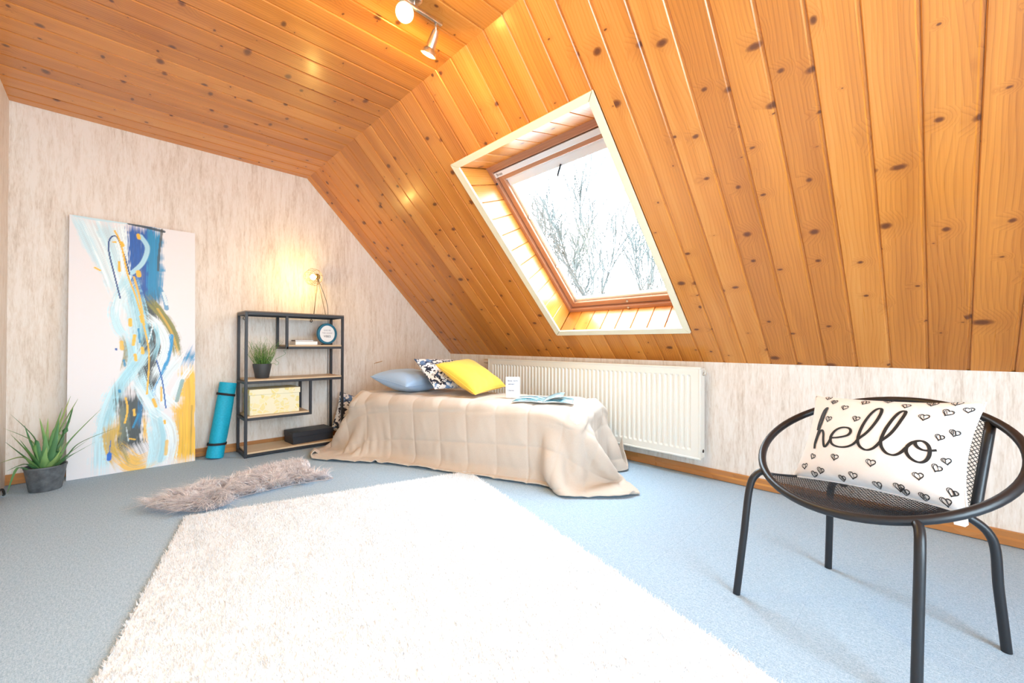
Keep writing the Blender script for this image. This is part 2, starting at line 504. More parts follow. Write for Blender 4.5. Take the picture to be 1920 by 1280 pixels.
for lo, hi in spans:
    cut = lo > SY0 - 0.01 and hi < SY1 + 0.01
    if cut:
        inst('plank', top_m, ceil_s, frame(D, Yv, N, slope_pt(0, lo)))
        inst('plank', bot_m, ceil_s, frame(D, Yv, N, slope_pt(S_B, lo)))
    else:
        me = full_s if abs(hi - lo - PITCH) < 1e-4 else plank_mesh(SLEN, hi - lo)
        inst('plank', me, ceil_s, frame(D, Yv, N, slope_pt(0, lo)))

# baseboards
def baseboard(name, a, b, nrm, label):
    a, b, nrm = Vector(a), Vector(b), Vector(nrm)
    if (b - a).cross(nrm).z < 0: a, b = b, a
    d = (b - a); L = d.length; d.normalize()
    prof = [(0, 0.004), (0.018, 0.004), (0.018, 0.030), (0.012, 0.040), (0.012, 0.062), (0.009, 0.0676), (0, 0.0676)]
    n = len(prof)
    V = [(0.0, p, z) for p, z in prof] + [(L, p, z) for p, z in prof]
    F = [tuple(range(n)), tuple(range(2 * n - 1, n - 1, -1))] + [(i, n + i, n + (i + 1) % n, (i + 1) % n) for i in range(n)]
    o = MB().add(V, F).build(name, M['base'], kind='structure', label=label)
    o.matrix_world = frame(d, nrm, Vector((0, 0, 1)), a)
    return o
baseboard('baseboard_back', (XL + 0.0, YB, 0), (XK - 0.02, YB, 0), (0, -1, 0), 'wood-veneer baseboard along the gable wall')
baseboard('baseboard_right', (XK, YF, 0), (XK, YB - 0.02, 0), (-1, 0, 0), 'wood-veneer baseboard along the knee wall')
baseboard('baseboard_left', (XL, YF, 0), (XL, YB - 0.32, 0), (1, 0, 0), 'wood-veneer baseboard along the left wall')

# ------------------------------------------------------------------ skylight
win = bpy.data.objects.new('window_1', None)
link(win, kind='structure', label='roof window with stained pine frame set in the board lining')
F_T, F_B, F_O = 0.625, 1.962, 0.200           # frame opening along the slope and its depth
L_Y0, L_Y1 = 1.172, 2.205
CI_T, CI_B = 0.505, 1.984
def hexa(b, P, Q):
    b.add(list(P) + list(Q), [(0, 3, 2, 1), (4, 5, 6, 7), (0, 1, 5, 4), (1, 2, 6, 5), (2, 3, 7, 6), (3, 0, 4, 7)])
# casing, mitred
cas = [(0.464, 2.262), (0.464, 1.133), (2.030, 1.133), (2.030, 2.262)]
cin = [(CI_T, L_Y1), (CI_T, L_Y0), (CI_B, L_Y0), (CI_B, L_Y1)]
for k in range(4):
    j = (k + 1) % 4
    b = MB()
    ge = 0.0006
    def pts(o):
        A, B_, C_, D_ = cas[k], cas[j], cin[j], cin[k]
        return [slope_pt(s, y, o) for s, y in (A, B_, C_, D_)]
    out_, in_ = pts(0.0), pts(-0.014)
    ctr = sum((Vector(p) for p in in_), Vector()) / 4
    in_ = [p + (ctr - p).normalized() * 0.003 for p in in_]
    hexa(b, out_, in_)
    b.build('casing_board', M['casing'], win)
# lining boards
def lining(P00, P10, P11, P01, n, nrm, off=0.0):
    """boards side by side from edge P00-P01 to edge P10-P11; local x runs across the depth"""
    P00, P10, P11, P01, nrm = map(Vector, (P00, P10, P11, P01, nrm))
    for k in range(n):
        t0, t1 = k / n, (k + 1) / n
        a, b_ = P00.lerp(P10, t0), P00.lerp(P10, t1)
        d, c = P01.lerp(P11, t0), P01.lerp(P11, t1)
        wdir = (b_ - a).normalized()
        g, ch = 0.0015, 0.006
        hi = [a + wdir * ch, b_ - wdir * (ch * 0.5), c - wdir * (ch * 0.5), d + wdir * ch]
        lo_ = [a + wdir * g - nrm * 0.004, b_ - wdir * g - nrm * 0.004, c - wdir * g - nrm * 0.004, d + wdir * g - nrm * 0.004]
        bk = [p - nrm * 0.011 for p in (a + wdir * g, b_ - wdir * g, c - wdir * g, d + wdir * g)]
        X = (d - a).normalized(); Z = -nrm; Y_ = Z.cross(X).normalized()
        Mx = frame(X, Y_, Z, a); Mi = Mx.inverted()
        V = [Mi @ p for p in hi + lo_ + bk]
        mb = MB().add(V, [(0, 1, 2, 3)] + [(i, 4 + i, 4 + (i + 1) % 4, (i + 1) % 4) for i in range(4)] + [(4 + i, 8 + i, 8 + (i + 1) % 4, 4 + (i + 1) % 4) for i in range(4)] + [(11, 10, 9, 8)])
        o = mb.build('lining_board', M['pine'], win)
        o.matrix_world = Mx
T0, T1 = slope_pt(CI_T, L_Y1), slope_pt(F_T, L_Y1, F_O)
tn = (slope_pt(CI_T, L_Y0) - T0).cross(T1 - T0).normalized()
if tn.dot(D) < 0: tn = -tn
lining(slope_pt(CI_T, L_Y1), slope_pt(CI_T, L_Y0), slope_pt(F_T, L_Y0, F_O), slope_pt(F_T, L_Y1, F_O), 8, tn)
bn = (slope_pt(CI_B, L_Y0) - slope_pt(CI_B, L_Y1)).cross(slope_pt(F_B, L_Y1, F_O) - slope_pt(CI_B, L_Y1)).normalized()
if bn.dot(D) > 0: bn = -bn
lining(slope_pt(CI_B, L_Y1), slope_pt(CI_B, L_Y0), slope_pt(F_B, L_Y0, F_O), slope_pt(F_B, L_Y1, F_O), 8, bn)
lining(slope_pt(CI_T, L_Y1), slope_pt(CI_B, L_Y1), slope_pt(F_B, L_Y1, F_O), slope_pt(F_T, L_Y1, F_O), 11, (0, -1, 0))
lining(slope_pt(CI_T, L_Y0), slope_pt(CI_B, L_Y0), slope_pt(F_B, L_Y0, F_O), slope_pt(F_T, L_Y0, F_O), 11, (0, 1, 0))
# outer frame and sash: four mitred bars each, in window-local axes (x down the slope, y across, z outwards)
WM = frame(D, Yv, N, slope_pt(0, 0, 0))
def ring_bars(name, s0, s1, y0, y1, w, o0, o1, mat, wt=None):
    wt = w if wt is None else wt
    outer = [(s0, y0), (s1, y0), (s1, y1), (s0, y1)]
    inner = [(s0 + wt, y0 + w), (s1 - w, y0 + w), (s1 - w, y1 - w), (s0 + wt, y1 - w)]
    for k in range(4):
        j = (k + 1) % 4
        P = [outer[k], outer[j], inner[j], inner[k]]
        d = Vector((P[1][0] - P[0][0], P[1][1] - P[0][1], 0)).normalized()
        e = Vector((-d.y, d.x, 0))
        lm = frame(d, e, Vector((0, 0, 1)), Vector((P[0][0], P[0][1], 0)))
        li = lm.inverted()
        b = MB()
        cb = 0.004
        A = [li @ Vector((x, y, o1)) for x, y in P]
        Bm = [li @ Vector((x, y, o0 + cb)) for x, y in P]
        ins = [(outer[k][0], outer[k][1]), (outer[j][0], outer[j][1])]
        C_ = [Vector(p) for p in Bm]
        for q, sgn in ((0, 1), (1, 1), (2, -1), (3, -1)):
            C_[q] = C_[q] + Vector((0, cb * sgn, -cb))
        b.add(A + Bm + C_, [(0, 1, 2, 3)] + [(i, (i + 1) % 4, 4 + (i + 1) % 4, 4 + i) for i in range(4)] + [(4 + i, 4 + (i + 1) % 4, 8 + (i + 1) % 4, 8 + i) for i in range(4)] + [(8, 9, 10, 11)])
        o = b.build(name, mat, win)
        o.matrix_world = WM @ lm
ring_bars('frame_bar', F_T - 0.012, F_B + 0.012, L_Y0 - 0.012, L_Y1 + 0.012, 0.042, F_O, F_O + 0.10, M['pine_sash'], wt=0.055)
sS0, sS1, sY0, sY1 = F_T + 0.048, F_B - 0.034, L_Y0 + 0.034, L_Y1 - 0.034
ring_bars('sash_bar', sS0, sS1, sY0, sY1, 0.045, F_O + 0.022, F_O + 0.085, M['pine_sash'], wt=0.072)
ring_bars('glazing_bead', sS0 + 0.068, sS1 - 0.041, sY0 + 0.041, sY1 - 0.041, 0.024, F_O + 0.048, F_O + 0.078, M['casing'], wt=0.03)
def wbox(name, s0, s1, y0, y1, o0, o1, mat, bev=0.0, parent=win):
    o = MB().box(s0, s1, y0, y1, o0, o1, bev).build(name, mat, parent)
    o.matrix_world = WM.copy()
    return o
wbox('glass_pane', sS0 + 0.06, sS1 - 0.04, sY0 + 0.04, sY1 - 0.04, F_O + 0.060, F_O + 0.064, M['glass'])
vent = wbox('vent_bar', sS0 + 0.004, sS0 + 0.040, sY0 - 0.004, sY1 + 0.004, F_O + 0.006, F_O + 0.024, M['alu'], 0.003)
wbox('blind_rail', sS0 + 0.066, sS0 + 0.082, sY0 + 0.046, sY1 - 0.046, F_O + 0.034, F_O + 0.050, M['alu'], 0.002)
wbox('blind_cassette', sS0 + 0.084, sS0 + 0.135, sY0 + 0.046, sY1 - 0.046, F_O + 0.044, F_O + 0.058, M['alu'], 0.003)
# maker's mark at the left end of the vent bar
tm = frame(Vector((0, -1, 0)), -D, -N, WM @ Vector((sS0 + 0.022, sY1 - 0.045, F_O + 0.0056)))
to = text_obj('Braas', 0.026, M['ink'], win, Matrix.Identity(4)); to.matrix_world = tm
to.parent = vent; to.matrix_world = tm
for yy, ss in ((sY1 + 0.015, sS0 + 0.075), (sY0 - 0.015, sS0 + 0.075)):
    b = MB().lathe([(0.008, 0), (0.008, 0.006), (0.005, 0.008)], 12).build('hinge_screw', M['black_metal'], win, smooth=True, ang=40)
    b.matrix_world = frame(D, -Yv, -N, WM @ Vector((ss, yy, F_O + 0.001)))
for ss, yy in ((sS0 + 0.40, sY1 - 0.052), (sS0 + 0.85, sY1 - 0.052), (sS1 - 0.05, sY1 - 0.052), (sS0 + 0.40, sY0 + 0.052), (sS0 + 0.85, sY0 + 0.052)):
    b = MB().box(-0.012, 0.012, -0.006, 0.006, 0, 0.004, 0.001); b.lathe([(0.004, 0.003), (0.004, 0.008), (0.002, 0.009)], 10)
    o = b.build('clip', M['chrome'], win); o.matrix_world = frame(D, -Yv, -N, WM @ Vector((ss, yy, F_O + 0.046)))
hk = MB().tube(spline([(0, 0, 0), (0.010, -0.006, 0.012), (0.035, -0.030, 0.016), (0.055, -0.050, 0.012)], 5), 0.007, 8).build('blind_hook', M['black_metal'], win, smooth=True)
hk.matrix_world = frame(D, -Yv, -N, WM @ Vector((sS0 + 0.125, 1.66, F_O + 0.044)))
for oo, ss in ((F_O + 0.02, sS1 - 0.022), (F_O - 0.002, F_B + 0.0 - 0.012)):
    b = MB().lathe([(0.009, 0), (0.009, 0.005), (0.004, 0.008)], 12).build('latch_plate', M['chrome'], win, smooth=True, ang=40)
    b.matrix_world = frame(D, -Yv, -N, WM @ Vector((ss, 1.64, oo)))

# ------------------------------------------------------------------ bare tree outside the skylight
M['bark'] = plain('grey_bark', (0.034, 0.032, 0.026), 0.9)
def bare_tree(base, h, seed, name, label, spread=0.5, levels=4, r0=0.10):
    rnd_ = random.Random(seed)
    b = MB()
    def grow(p, d, L, r, lev):
        pts, rad = [p.copy()], [r]
        n = 5
        for i in range(n):
            d = (d + Vector((rnd_.uniform(-1, 1), rnd_.uniform(-1, 1), rnd_.uniform(-0.3, 0.7))) * 0.16).normalized()
            p = p + d * (L / n); pts.append(p.copy()); rad.append(max(0.0135, r * (1 - 0.5 * (i + 1) / n)))
            if lev > 0 and i >= 1 and rnd_.random() < 0.85:
                sd = (d + Vector((rnd_.uniform(-1, 1), rnd_.uniform(-1, 1), rnd_.uniform(-0.2, 0.8))) * (spread + 0.35)).normalized()
                grow(p, sd, L * rnd_.uniform(0.5, 0.75), rad[-1] * 0.65, lev - 1)
        b.tube(pts, rad, 4 if lev < 2 else 6, caps=False)
        if lev > 0:
            grow(p, d, L * 0.62, rad[-1] * 0.9, lev - 1)
    b.box(-0.001, 0.001, -0.001, 0.001, 0, 0.001)
    grow(Vector((0, 0, 0)), Vector((0.02, 0.0, 1)), h, r0, levels)
    o = b.build(name, M['bark'], None, smooth=True, label=label, cat='tree', group='bare trees outside the skylight')
    o.location = base
    return o
bare_tree((8.6, 5.45, -3.2), 4.0, 5, 'bare_tree', 'tallest bare winter tree seen through the middle of the skylight', 0.45, 4, 0.13)
bare_tree((8.2, 6.3, -3.2), 3.7, 11, 'bare_tree', 'thin bare tree at the lower left of the skylight glass', 0.4, 3, 0.09)
bare_tree((8.8, 4.3, -3.2), 3.6, 23, 'bare_tree', 'thin bare tree at the lower right of the skylight glass', 0.5, 3, 0.10)

# ------------------------------------------------------------------ radiator
RY0, RY1, RZ0, RZ1, RX = 1.12, 3.262, 0.141, 0.741, 2.815
rad = empty('radiator', (RX, RY0, RZ0), 0, 'long cream panel radiator on the knee wall below the skylight', 'radiator')
LR, HR = RY1 - RY0, RZ1 - RZ0
pitch_r, d_ch = 0.0400, 0.008
n_ch = int((LR - 0.10) / pitch_r)
y_start = (LR - n_ch * pitch_r) / 2
zs_ = [0.0, 0.045, 0.058, HR - 0.058, HR - 0.045, HR]
dz_ = [0, 0, 1, 1, 0, 0]
ycol = [(0.0, 0.0), (y_start * 0.8, 0.0)]
for k in range(n_ch):
    y = y_start + k * pitch_r
    for fr, dep in ((0.10, 0), (0.26, 1), (0.62, 1), (0.78, 0)):
        ycol.append((y + fr * pitch_r, dep))
ycol.append((LR, 0.0))
V = []; F = []
for y, dep in ycol:
    for z, q in zip(zs_, dz_): V.append((d_ch * dep * q, y, z))
nz = len(zs_)
for i in range(len(ycol) - 1):
    for j in range(nz - 1): F.append((i * nz + j, (i + 1) * nz + j, (i + 1) * nz + j + 1, i * nz + j + 1))
MB().add(V, F).build('front_panel', M['radiator'], rad)
fr_ = MB()
e_ = 0.010
fr_.box(-0.004, 0.012, -e_, LR + e_, -e_, 0.004, 0.003, 1); fr_.box(-0.004, 0.012, -e_, LR + e_, HR - 0.004, HR + e_, 0.003, 1)
fr_.box(-0.004, 0.012, -e_, 0.004, 0.004, HR - 0.004, 0.003, 1); fr_.box(-0.004, 0.012, LR - 0.004, LR + e_, 0.004, HR - 0.004, 0.003, 1)
fr_.build('panel_rim', M['radiator'], rad)
for y0 in (-e_, LR + e_ - 0.003):
    b = MB().box(0.012, 0.066, y0, y0 + 0.003, 0.0, HR, 0.001, 1)
    b.build('side_cover', M['radiator'], rad)
tg = MB()
for k in range(4): tg.box(0.014 + k * 0.014, 0.019 + k * 0.014, 0, LR, HR - 0.006, HR + 0.004)
for k in range(int(LR / 0.03)): tg.box(0.012, 0.066, k * 0.03, k * 0.03 + 0.004, HR - 0.004, HR)
tg.build('top_grille', M['radiator'], rad)
MB().box(0.058, 0.066, 0.01, LR - 0.01, 0.01, HR - 0.01).build('rear_panel', M['radiator'], rad)
for y in (0.25, LR - 0.25): MB().box(0.066, 0.0985, y, y + 0.03, 0.08, HR - 0.08).build('wall_bracket', M['radiator'], rad)
b = MB().lathe([(0.010, 0), (0.010, 0.02), (0.019, 0.022), (0.021, 0.04), (0.021, 0.082), (0.017, 0.092), (0.004, 0.094)], 20)
b.xform(Matrix.Rotation(math.radians(-90), 4, 'X')).xform(Matrix.Translation((0.030, LR + e_, HR - 0.024)))
b.build('thermostat_valve', M['valve'], rad, smooth=True, ang=40)
b = MB().lathe([(0.011, 0), (0.011, 0.008), (0.007, 0.009), (0.007, 0.02)], 12).xform(Matrix.Rotation(math.radians(90), 4, 'X')).xform(Matrix.Translation((0.040, -e_, HR - 0.04)))
b.tube([(0.040, -e_ - 0.014, HR - 0.04), (0.040, -e_ - 0.014, HR - 0.012)], 0.005, 8)
b.build('bleed_valve', M['chrome'], rad, smooth=True, ang=40)
b = MB().lathe([(0.011, 0), (0.011, 0.003), (0.006, 0.004)], 14).xform(Matrix.Rotation(math.radians(90), 4, 'X')).xform(Matrix.Translation((0.040, -e_, 0.045)))
b.build('blank_plug', M['dark_gap'], rad, smooth=True, ang=40)

# ------------------------------------------------------------------ quilt draped over the bed (position-based cloth)
BA = Vector((0.326, -0.9454, 0)).normalized()            # head -> foot
BB = Vector((-BA.y, BA.x, 0))                            # open side -> radiator side
BL, BW, BH = 2.00, 0.66, 0.470
BF = Vector((2.075, 1.545, 0))                           # foot corner on the open side
BO = BF - BA * BL                                        # head corner on the open side
bed = empty('bed', mat=frame(BA, BB, Vector((0, 0, 1)), BO), label='single bed wholly covered by the beige quilt', cat='bed')
MB().box(0.005, BL - 0.005, 0.005, BW - 0.005, 0.20, BH - 0.012, 0.04, 3).build('mattress', plain('mattress_ticking', (0.7, 0.68, 0.64), 0.8), bed, smooth=True, ang=50)
MB().box(0.02, BL - 0.02, 0.02, BW - 0.02, 0.10, 0.195, 0.005, 1).build('bed_base', plain('bed_base_wood', (0.25, 0.16, 0.09), 0.6), bed)
for x in (0.06, BL - 0.12):
    for y in (0.05, BW - 0.11): MB().box(x, x + 0.06, y, y + 0.06, 0.0, 0.10).build('leg', bpy.data.materials['bed_base_wood'], bed)

def drape():
    h = 0.034
    u0, u1, v0, v1 = -0.34, BL + 0.40, -0.455, BW + 0.12
    nu, nv = int(round((u1 - u0) / h)) + 1, int(round((v1 - v0) / h)) + 1
    U = np.linspace(u0, u1, nu); Vv = np.linspace(v0, v1, nv)
    hu, hv = U[1] - U[0], Vv[1] - Vv[0]
    X = np.zeros((nu, nv, 3)); ph = 0.065; uc, vc = BL / 2, BW / 2
    X[..., 0] = uc + (U[:, None] - uc) * math.cos(ph) - (Vv[None, :] - vc) * math.sin(ph); X[..., 1] = vc + (U[:, None] - uc) * math.sin(ph) + (Vv[None, :] - vc) * math.cos(ph)
    X[..., 2] = BH + 0.03 + 0.004 * rng.standard_normal((nu, nv))
    P = X.copy(); Vel = np.zeros_like(X)
    dt = 1 / 60.0
    hx, hy = BL / 2, BW / 2
    rb = 0.05
    def solve(A, B_, L, k):
        d = B_ - A
        n = np.sqrt((d * d).sum(-1, keepdims=True)) + 1e-9
        c = d * (0.5 * k * (n - L) / n)
        A += c; B_ -= c
    dg = math.hypot(hu, hv)
    # the wall side: radiator front plane in bed axes
    Minv = np.array(frame(BA, BB, Vector((0, 0, 1)), BO).inverted())
    Mw = np.array(frame(BA, BB, Vector((0, 0, 1)), BO))
    def loc(x, y, z): return (Minv @ np.array([x, y, z, 1.0]))[:3]
    PINS = [((-1, 0), loc(2.315, 1.290, 0.012)), ((-1, -1), loc(2.768, 1.660, 0.255)), ((0, 0), loc(1.235, 3.42, 0.012))]
    for step in range(330):
        Vel[..., 2] -= 9.8 * dt
        Vel *= 0.975
        X0 = X.copy()
        X = X + Vel * dt
        for it in range(9):
            for s in (0, 1):
                solve(X[s:-1:2], X[s + 1::2], hu, 1.0)
                solve(X[:, s:-1:2], X[:, s + 1::2], hv, 1.0)
            for s in (0, 1):
                solve(X[s:-1:2, :-1], X[s + 1::2, 1:], dg, 0.35)
                solve(X[s:-1:2, 1:], X[s + 1::2, :-1], dg, 0.35)
            for s in range(3):
                a = X[s:-3:3]; solve(a, X[s + 3::3][:len(a)], 3 * hu, 0.10)
                a = X[:, s:-3:3]; solve(a, X[:, s + 3::3][:, :a.shape[1]], 3 * hv, 0.10)
        # bed box, rounded
        q = X - np.array([hx, hy, BH / 2])
        e = np.array([hx - rb, hy - rb, BH / 2 - rb])
        dq = np.abs(q) - e
        out = np.maximum(dq, 0)
        dist = np.sqrt((out ** 2).sum(-1)) + np.minimum(dq.max(-1), 0) - rb
        inside = dist < 0.008
        grad = np.where(out > 0, out, 0) * np.sign(q)
        gl = np.sqrt((grad ** 2).sum(-1, keepdims=True))
        deep = gl[..., 0] < 1e-6
        ax = dq.argmax(-1)
        g2 = np.zeros_like(q); np.put_along_axis(g2, ax[..., None], 1.0, -1); g2 *= np.sign(q)
        grad = np.where(deep[..., None], g2, grad / np.maximum(gl, 1e-9))
        X = np.where(inside[..., None], X + grad * (0.008 - dist)[..., None], X)
        X[inside] = X0[inside] * 0.55 + X[inside] * 0.45 + np.where(np.abs(grad[inside]) > 0.5, (X[inside] - X0[inside]) * 0.55, 0)
        top = inside & (grad[..., 2] > 0.8)
        X[top, :2] = X0[top, :2] * 0.97 + X[top, :2] * 0.03
        fl_ = X[..., 2] < 0.010
        X[..., 2] = np.where(fl_, 0.010, X[..., 2])
        X[fl_, :2] = X0[fl_, :2] * 0.1 + X[fl_, :2] * 0.9
        # keep clear of the radiator
        wx = Mw[0, 0] * X[..., 0] + Mw[0, 1] * X[..., 1] + Mw[0, 3]
        over = np.maximum(wx - 2.772, 0)
        X[..., 0] -= over * Mw[0, 0]; X[..., 1] -= over * Mw[0, 1]
        # corners pulled out by hand
        kp = min(1.0, step / 160.0)
        for (iu, iv), tgt in PINS:
            X[iu, iv] = X[iu, iv] * (1 - 0.12 * kp) + tgt * 0.12 * kp if step < 200 else X[iu, iv] * 0.4 + tgt * 0.6
        Vel = (X - X0) / dt
        sp = np.sqrt((Vel ** 2).sum(-1, keepdims=True)); Vel *= np.minimum(1, 2.0 / np.maximum(sp, 1e-6))
    return X, U, Vv

def upsample(X, k):
    """Catmull-Rom along axis 0"""
    n = X.shape[0]
    idx = np.arange(0, (n - 1) * k + 1) / k
    i = np.minimum(idx.astype(int), n - 2); t = (idx - i)
    t = t.reshape(-1, *([1] * (X.ndim - 1)))
    p0 = X[np.maximum(i - 1, 0)]; p1 = X[i]; p2 = X[i + 1]; p3 = X[np.minimum(i + 2, n - 1)]
    return 0.5 * (2 * p1 + (p2 - p0) * t + (2 * p0 - 5 * p1 + 4 * p2 - p3) * t ** 2 + (3 * p1 - p0 - 3 * p2 + p3) * t ** 3)

Xq, Uq, Vq = drape()
kq = 5
Xf = upsample(Xq, kq); Xf = upsample(Xf.swapaxes(0, 1), kq).swapaxes(0, 1)
Uf = upsample(Uq[:, None], kq)[:, 0]; Vf = upsample(Vq[:, None], kq)[:, 0]
tu = np.gradient(Xf, axis=0); tv = np.gradient(Xf, axis=1)
nn = np.cross(tu, tv); nn /= np.linalg.norm(nn, axis=-1, keepdims=True) + 1e-9
cell = 0.195
su = np.abs(np.sin(np.pi * (Uf + 0.03) / 0.235))[:, None]; sv = np.abs(np.sin(np.pi * (Vf + 0.62) / 0.205))[None, :]
puff = (np.minimum(su, sv)) ** 0.30
wr = np.zeros(Xf.shape[:2])
for k in range(26):
    fx, fy = rng.uniform(-30, 30), rng.uniform(-16, 16)
    wr += np.sin(fx * Uf[:, None] + fy * Vf[None, :] + rng.uniform(0, 6.28)) / 26 ** 0.5
wr2 = np.zeros(Xf.shape[:2])
for k in range(20):
    fx, fy = rng.uniform(-110, 110), rng.uniform(-40, 40)
    wr2 += np.sin(fx * Uf[:, None] + fy * Vf[None, :] + rng.uniform(0, 6.28)) / 20 ** 0.5
Xf = Xf + nn * (0.014 * puff + 0.0042 * wr * puff + 0.0012 * wr2 * puff)[..., None]
Xf[..., 2] = np.maximum(Xf[..., 2], 0.008)
nu_, nv_ = Xf.shape[:2]
ii = np.arange(nu_ * nv_).reshape(nu_, nv_)
Fq = np.stack([ii[:-1, :-1], ii[1:, :-1], ii[1:, 1:], ii[:-1, 1:]], -1).reshape(-1, 4)
tq = NT('beige_cotton_quilt')
qa = tq.noise(tq.coord('Object'), 500, 2, 0.6)
tq.col(tq.ramp(qa, [(0.3, (0.52, 0.445, 0.375)), (0.7, (0.61, 0.535, 0.46))]))
tq.rough(0.8); tq.b.inputs['Sheen Weight'].default_value = 0.15; tq.b.inputs['Specular IOR Level'].default_value = 0.25
tq.bump(qa, 0.12, 0.001)
quilt = bpy.data.objects.new('quilt', np_mesh('quilt', Xf.reshape(-1, 3), Fq, tq.m))
link(quilt, None, 'beige stitched cotton quilt draped over the bed down to the carpet', 'quilt')
quilt.matrix_world = frame(BA, BB, Vector((0, 0, 1)), BO)
sm = quilt.modifiers.new('thick', 'SOLIDIFY'); sm.thickness = 0.007; sm.offset = -0.6

def bed_top(x, y):
    """height of the quilt surface at a world point on the bed top"""
    return BH + 0.031

# ------------------------------------------------------------------ cushions
def pillow_mb(W, Hh, T, n=36, wr=0.004, seed=0, pinch=0.075, m=None):
    """closed cushion in local axes: x width, z height, -y front; returns MB and front-surface function"""
    rs = random.Random(seed); off = Vector((rs.uniform(0, 50), rs.uniform(0, 50), rs.uniform(0, 50)))
    m = m or max(10, int(n * Hh / W))
    def surf(u, v, side):
        a = (1 - u * u); b = (1 - v * v)
        x = W / 2 * u * (1 - pinch * b * abs(u) ** 2)
        z = Hh / 2 * v * (1 - pinch * a * abs(v) ** 2)
        th = T / 2 * (max(a, 0) ** 0.42) * (max(b, 0) ** 0.42)
        p = Vector((x, 0, z))
        edge = min(1.0, th / (T * 0.2))
        w = mnoise.noise(Vector((x * 9, z * 9, side * 3.1)) + off) * 1.2 + mnoise.noise(Vector((x * 26, z * 20, side * 5.3)) + off) * 0.5
        # radiating folds near the corners
        cu, cv = abs(u), abs(v)
        ang = math.atan2(1.02 - cv, 1.02 - cu)
        w += 0.9 * math.sin(ang * 9 + off.x) * max(0, cu * cv - 0.25)
        return Vector((x, side * (th + wr * w * edge), z))
    b = MB()
    ids = {}
    V = []
    for side in (-1, 1):
        for i in range(n + 1):
            for j in range(m + 1):
                u = math.sin((2 * i / n - 1) * math.pi / 2) * 0.35 + (2 * i / n - 1) * 0.65; v = math.sin((2 * j / m - 1) * math.pi / 2) * 0.35 + (2 * j / m - 1) * 0.65
                if side == 1 and (i in (0, n) or j in (0, m)):
                    ids[(side, i, j)] = ids[(-1, i, j)]; continue
                ids[(side, i, j)] = len(V); V.append(surf(u, v, side))
    F = []
    for side in (-1, 1):
        for i in range(n):
            for j in range(m):
                q = [ids[(side, i, j)], ids[(side, i + 1, j)], ids[(side, i + 1, j + 1)], ids[(side, i, j + 1)]]
                F.append(tuple(q if side == -1 else q[::-1]))
    b.add(V, F)
    return b, surf
def piping(surf, r=0.003, nseg=30):
    b = MB(); P = []
    for (a, c) in (((-1, -1), (1, -1)), ((1, -1), (1, 1)), ((1, 1), (-1, 1)), ((-1, 1), (-1, -1))):
        for k in range(nseg):
            t_ = k / nseg
            P.append(surf(a[0] + (c[0] - a[0]) * t_, a[1] + (c[1] - a[1]) * t_, -1))
    b.tube(P, r, 6, closed=True)
    return b

def fabric(name, c, c2=None, rough=0.8, sheen=0.2):
    t = NT(name)
    n = t.noise(t.coord('Object'), 700, 2, 0.6)
    c2 = c2 or tuple(x * 0.88 for x in c)
    t.col(t.ramp(n, [(0.3, c2), (0.7, c)])); t.rough(rough); t.b.inputs['Sheen Weight'].default_value = sheen
    t.b.inputs['Specular IOR Level'].default_value = 0.2
    t.bump(n, 0.15, 0.001)
    return t.m
M['blue_cotton'] = fabric('light_blue_cotton', (0.36, 0.52, 0.74))
M['yellow_cotton'] = fabric('yellow_cotton', (0.86, 0.56, 0.075), (0.80, 0.50, 0.06))
M['white_cotton'] = fabric('white_cotton', (0.84, 0.82, 0.81), (0.79, 0.77, 0.76))
t = NT('navy_blotch_print')
oc = t.coord('Object')
n1 = t.noise(t.mapping(oc, (1, 1, 1.3)), 17, 2, 0.55, 1.2); n2 = t.noise(t.mapping(oc, (1, 1, 1), (3, 7, 1)), 30, 2, 0.5, 0.6)
f1 = t.math('GREATER_THAN', n1, 0.535); f2 = t.math('GREATER_THAN', n2, 0.585)
hue = t.noise(oc, 9, 1, 0.5)
inkc = t.ramp(hue, [(0.40, (0.012, 0.016, 0.035)), (0.52, (0.03, 0.06, 0.13)), (0.64, (0.14, 0.26, 0.48))])
t.col(t.mix(t.math('MAXIMUM', f1, f2), (0.82, 0.84, 0.87), inkc)); t.rough(0.8)
M['blotch'] = t.m

def cushion(name, W, Hh, T, mat, Mx, label, seed, pipe=None, **kw):
    e = empty(name, mat=Mx, label=label, cat='cushion')
    b, surf = pillow_mb(W, Hh, T, seed=seed, **kw)
    b.build('cushion_body', mat, e, smooth=True)
    piping(surf, 0.0032).build('piping', pipe or mat, e, smooth=True)
    return e, surf
def cush_frame(p, az, tilt, roll=0.0):
    """local -y faces azimuth az (deg), leaning back by tilt (deg from upright)"""
    a = math.radians(az)
    fwd = Vector((math.cos(a), math.sin(a), 0)); x = Vector((-fwd.y, fwd.x, 0)); z = Vector((0, 0, 1))
    R = frame(x, -fwd, z, (0, 0, 0))
    return Matrix.Translation(p) @ R @ Matrix.Rotation(math.radians(-tilt), 4, 'X') @ Matrix.Rotation(math.radians(roll), 4, 'Y')
zt = bed_top(0, 0)
fa = math.degrees(math.atan2(BA.y, BA.x))               # bed direction towards the foot
def on_bed(u, v, z): return BO + BA * u + BB * v + Vector((0, 0, z))
cushion('pillow', 0.48, 0.44, 0.18, M['blue_cotton'], cush_frame(on_bed(0.36, 0.34, zt + 0.085), fa, 82, 6), 'light blue pillow lying flat at the head of the bed', 3, wr=0.005)
cushion('patterned_cushion', 0.40, 0.38, 0.11, M['blotch'], cush_frame(on_bed(0.70, 0.38, zt + 0.150), fa - 14, 54, 4), 'navy and white blotch-print cushion between the blue pillow and the yellow cushion', 5)
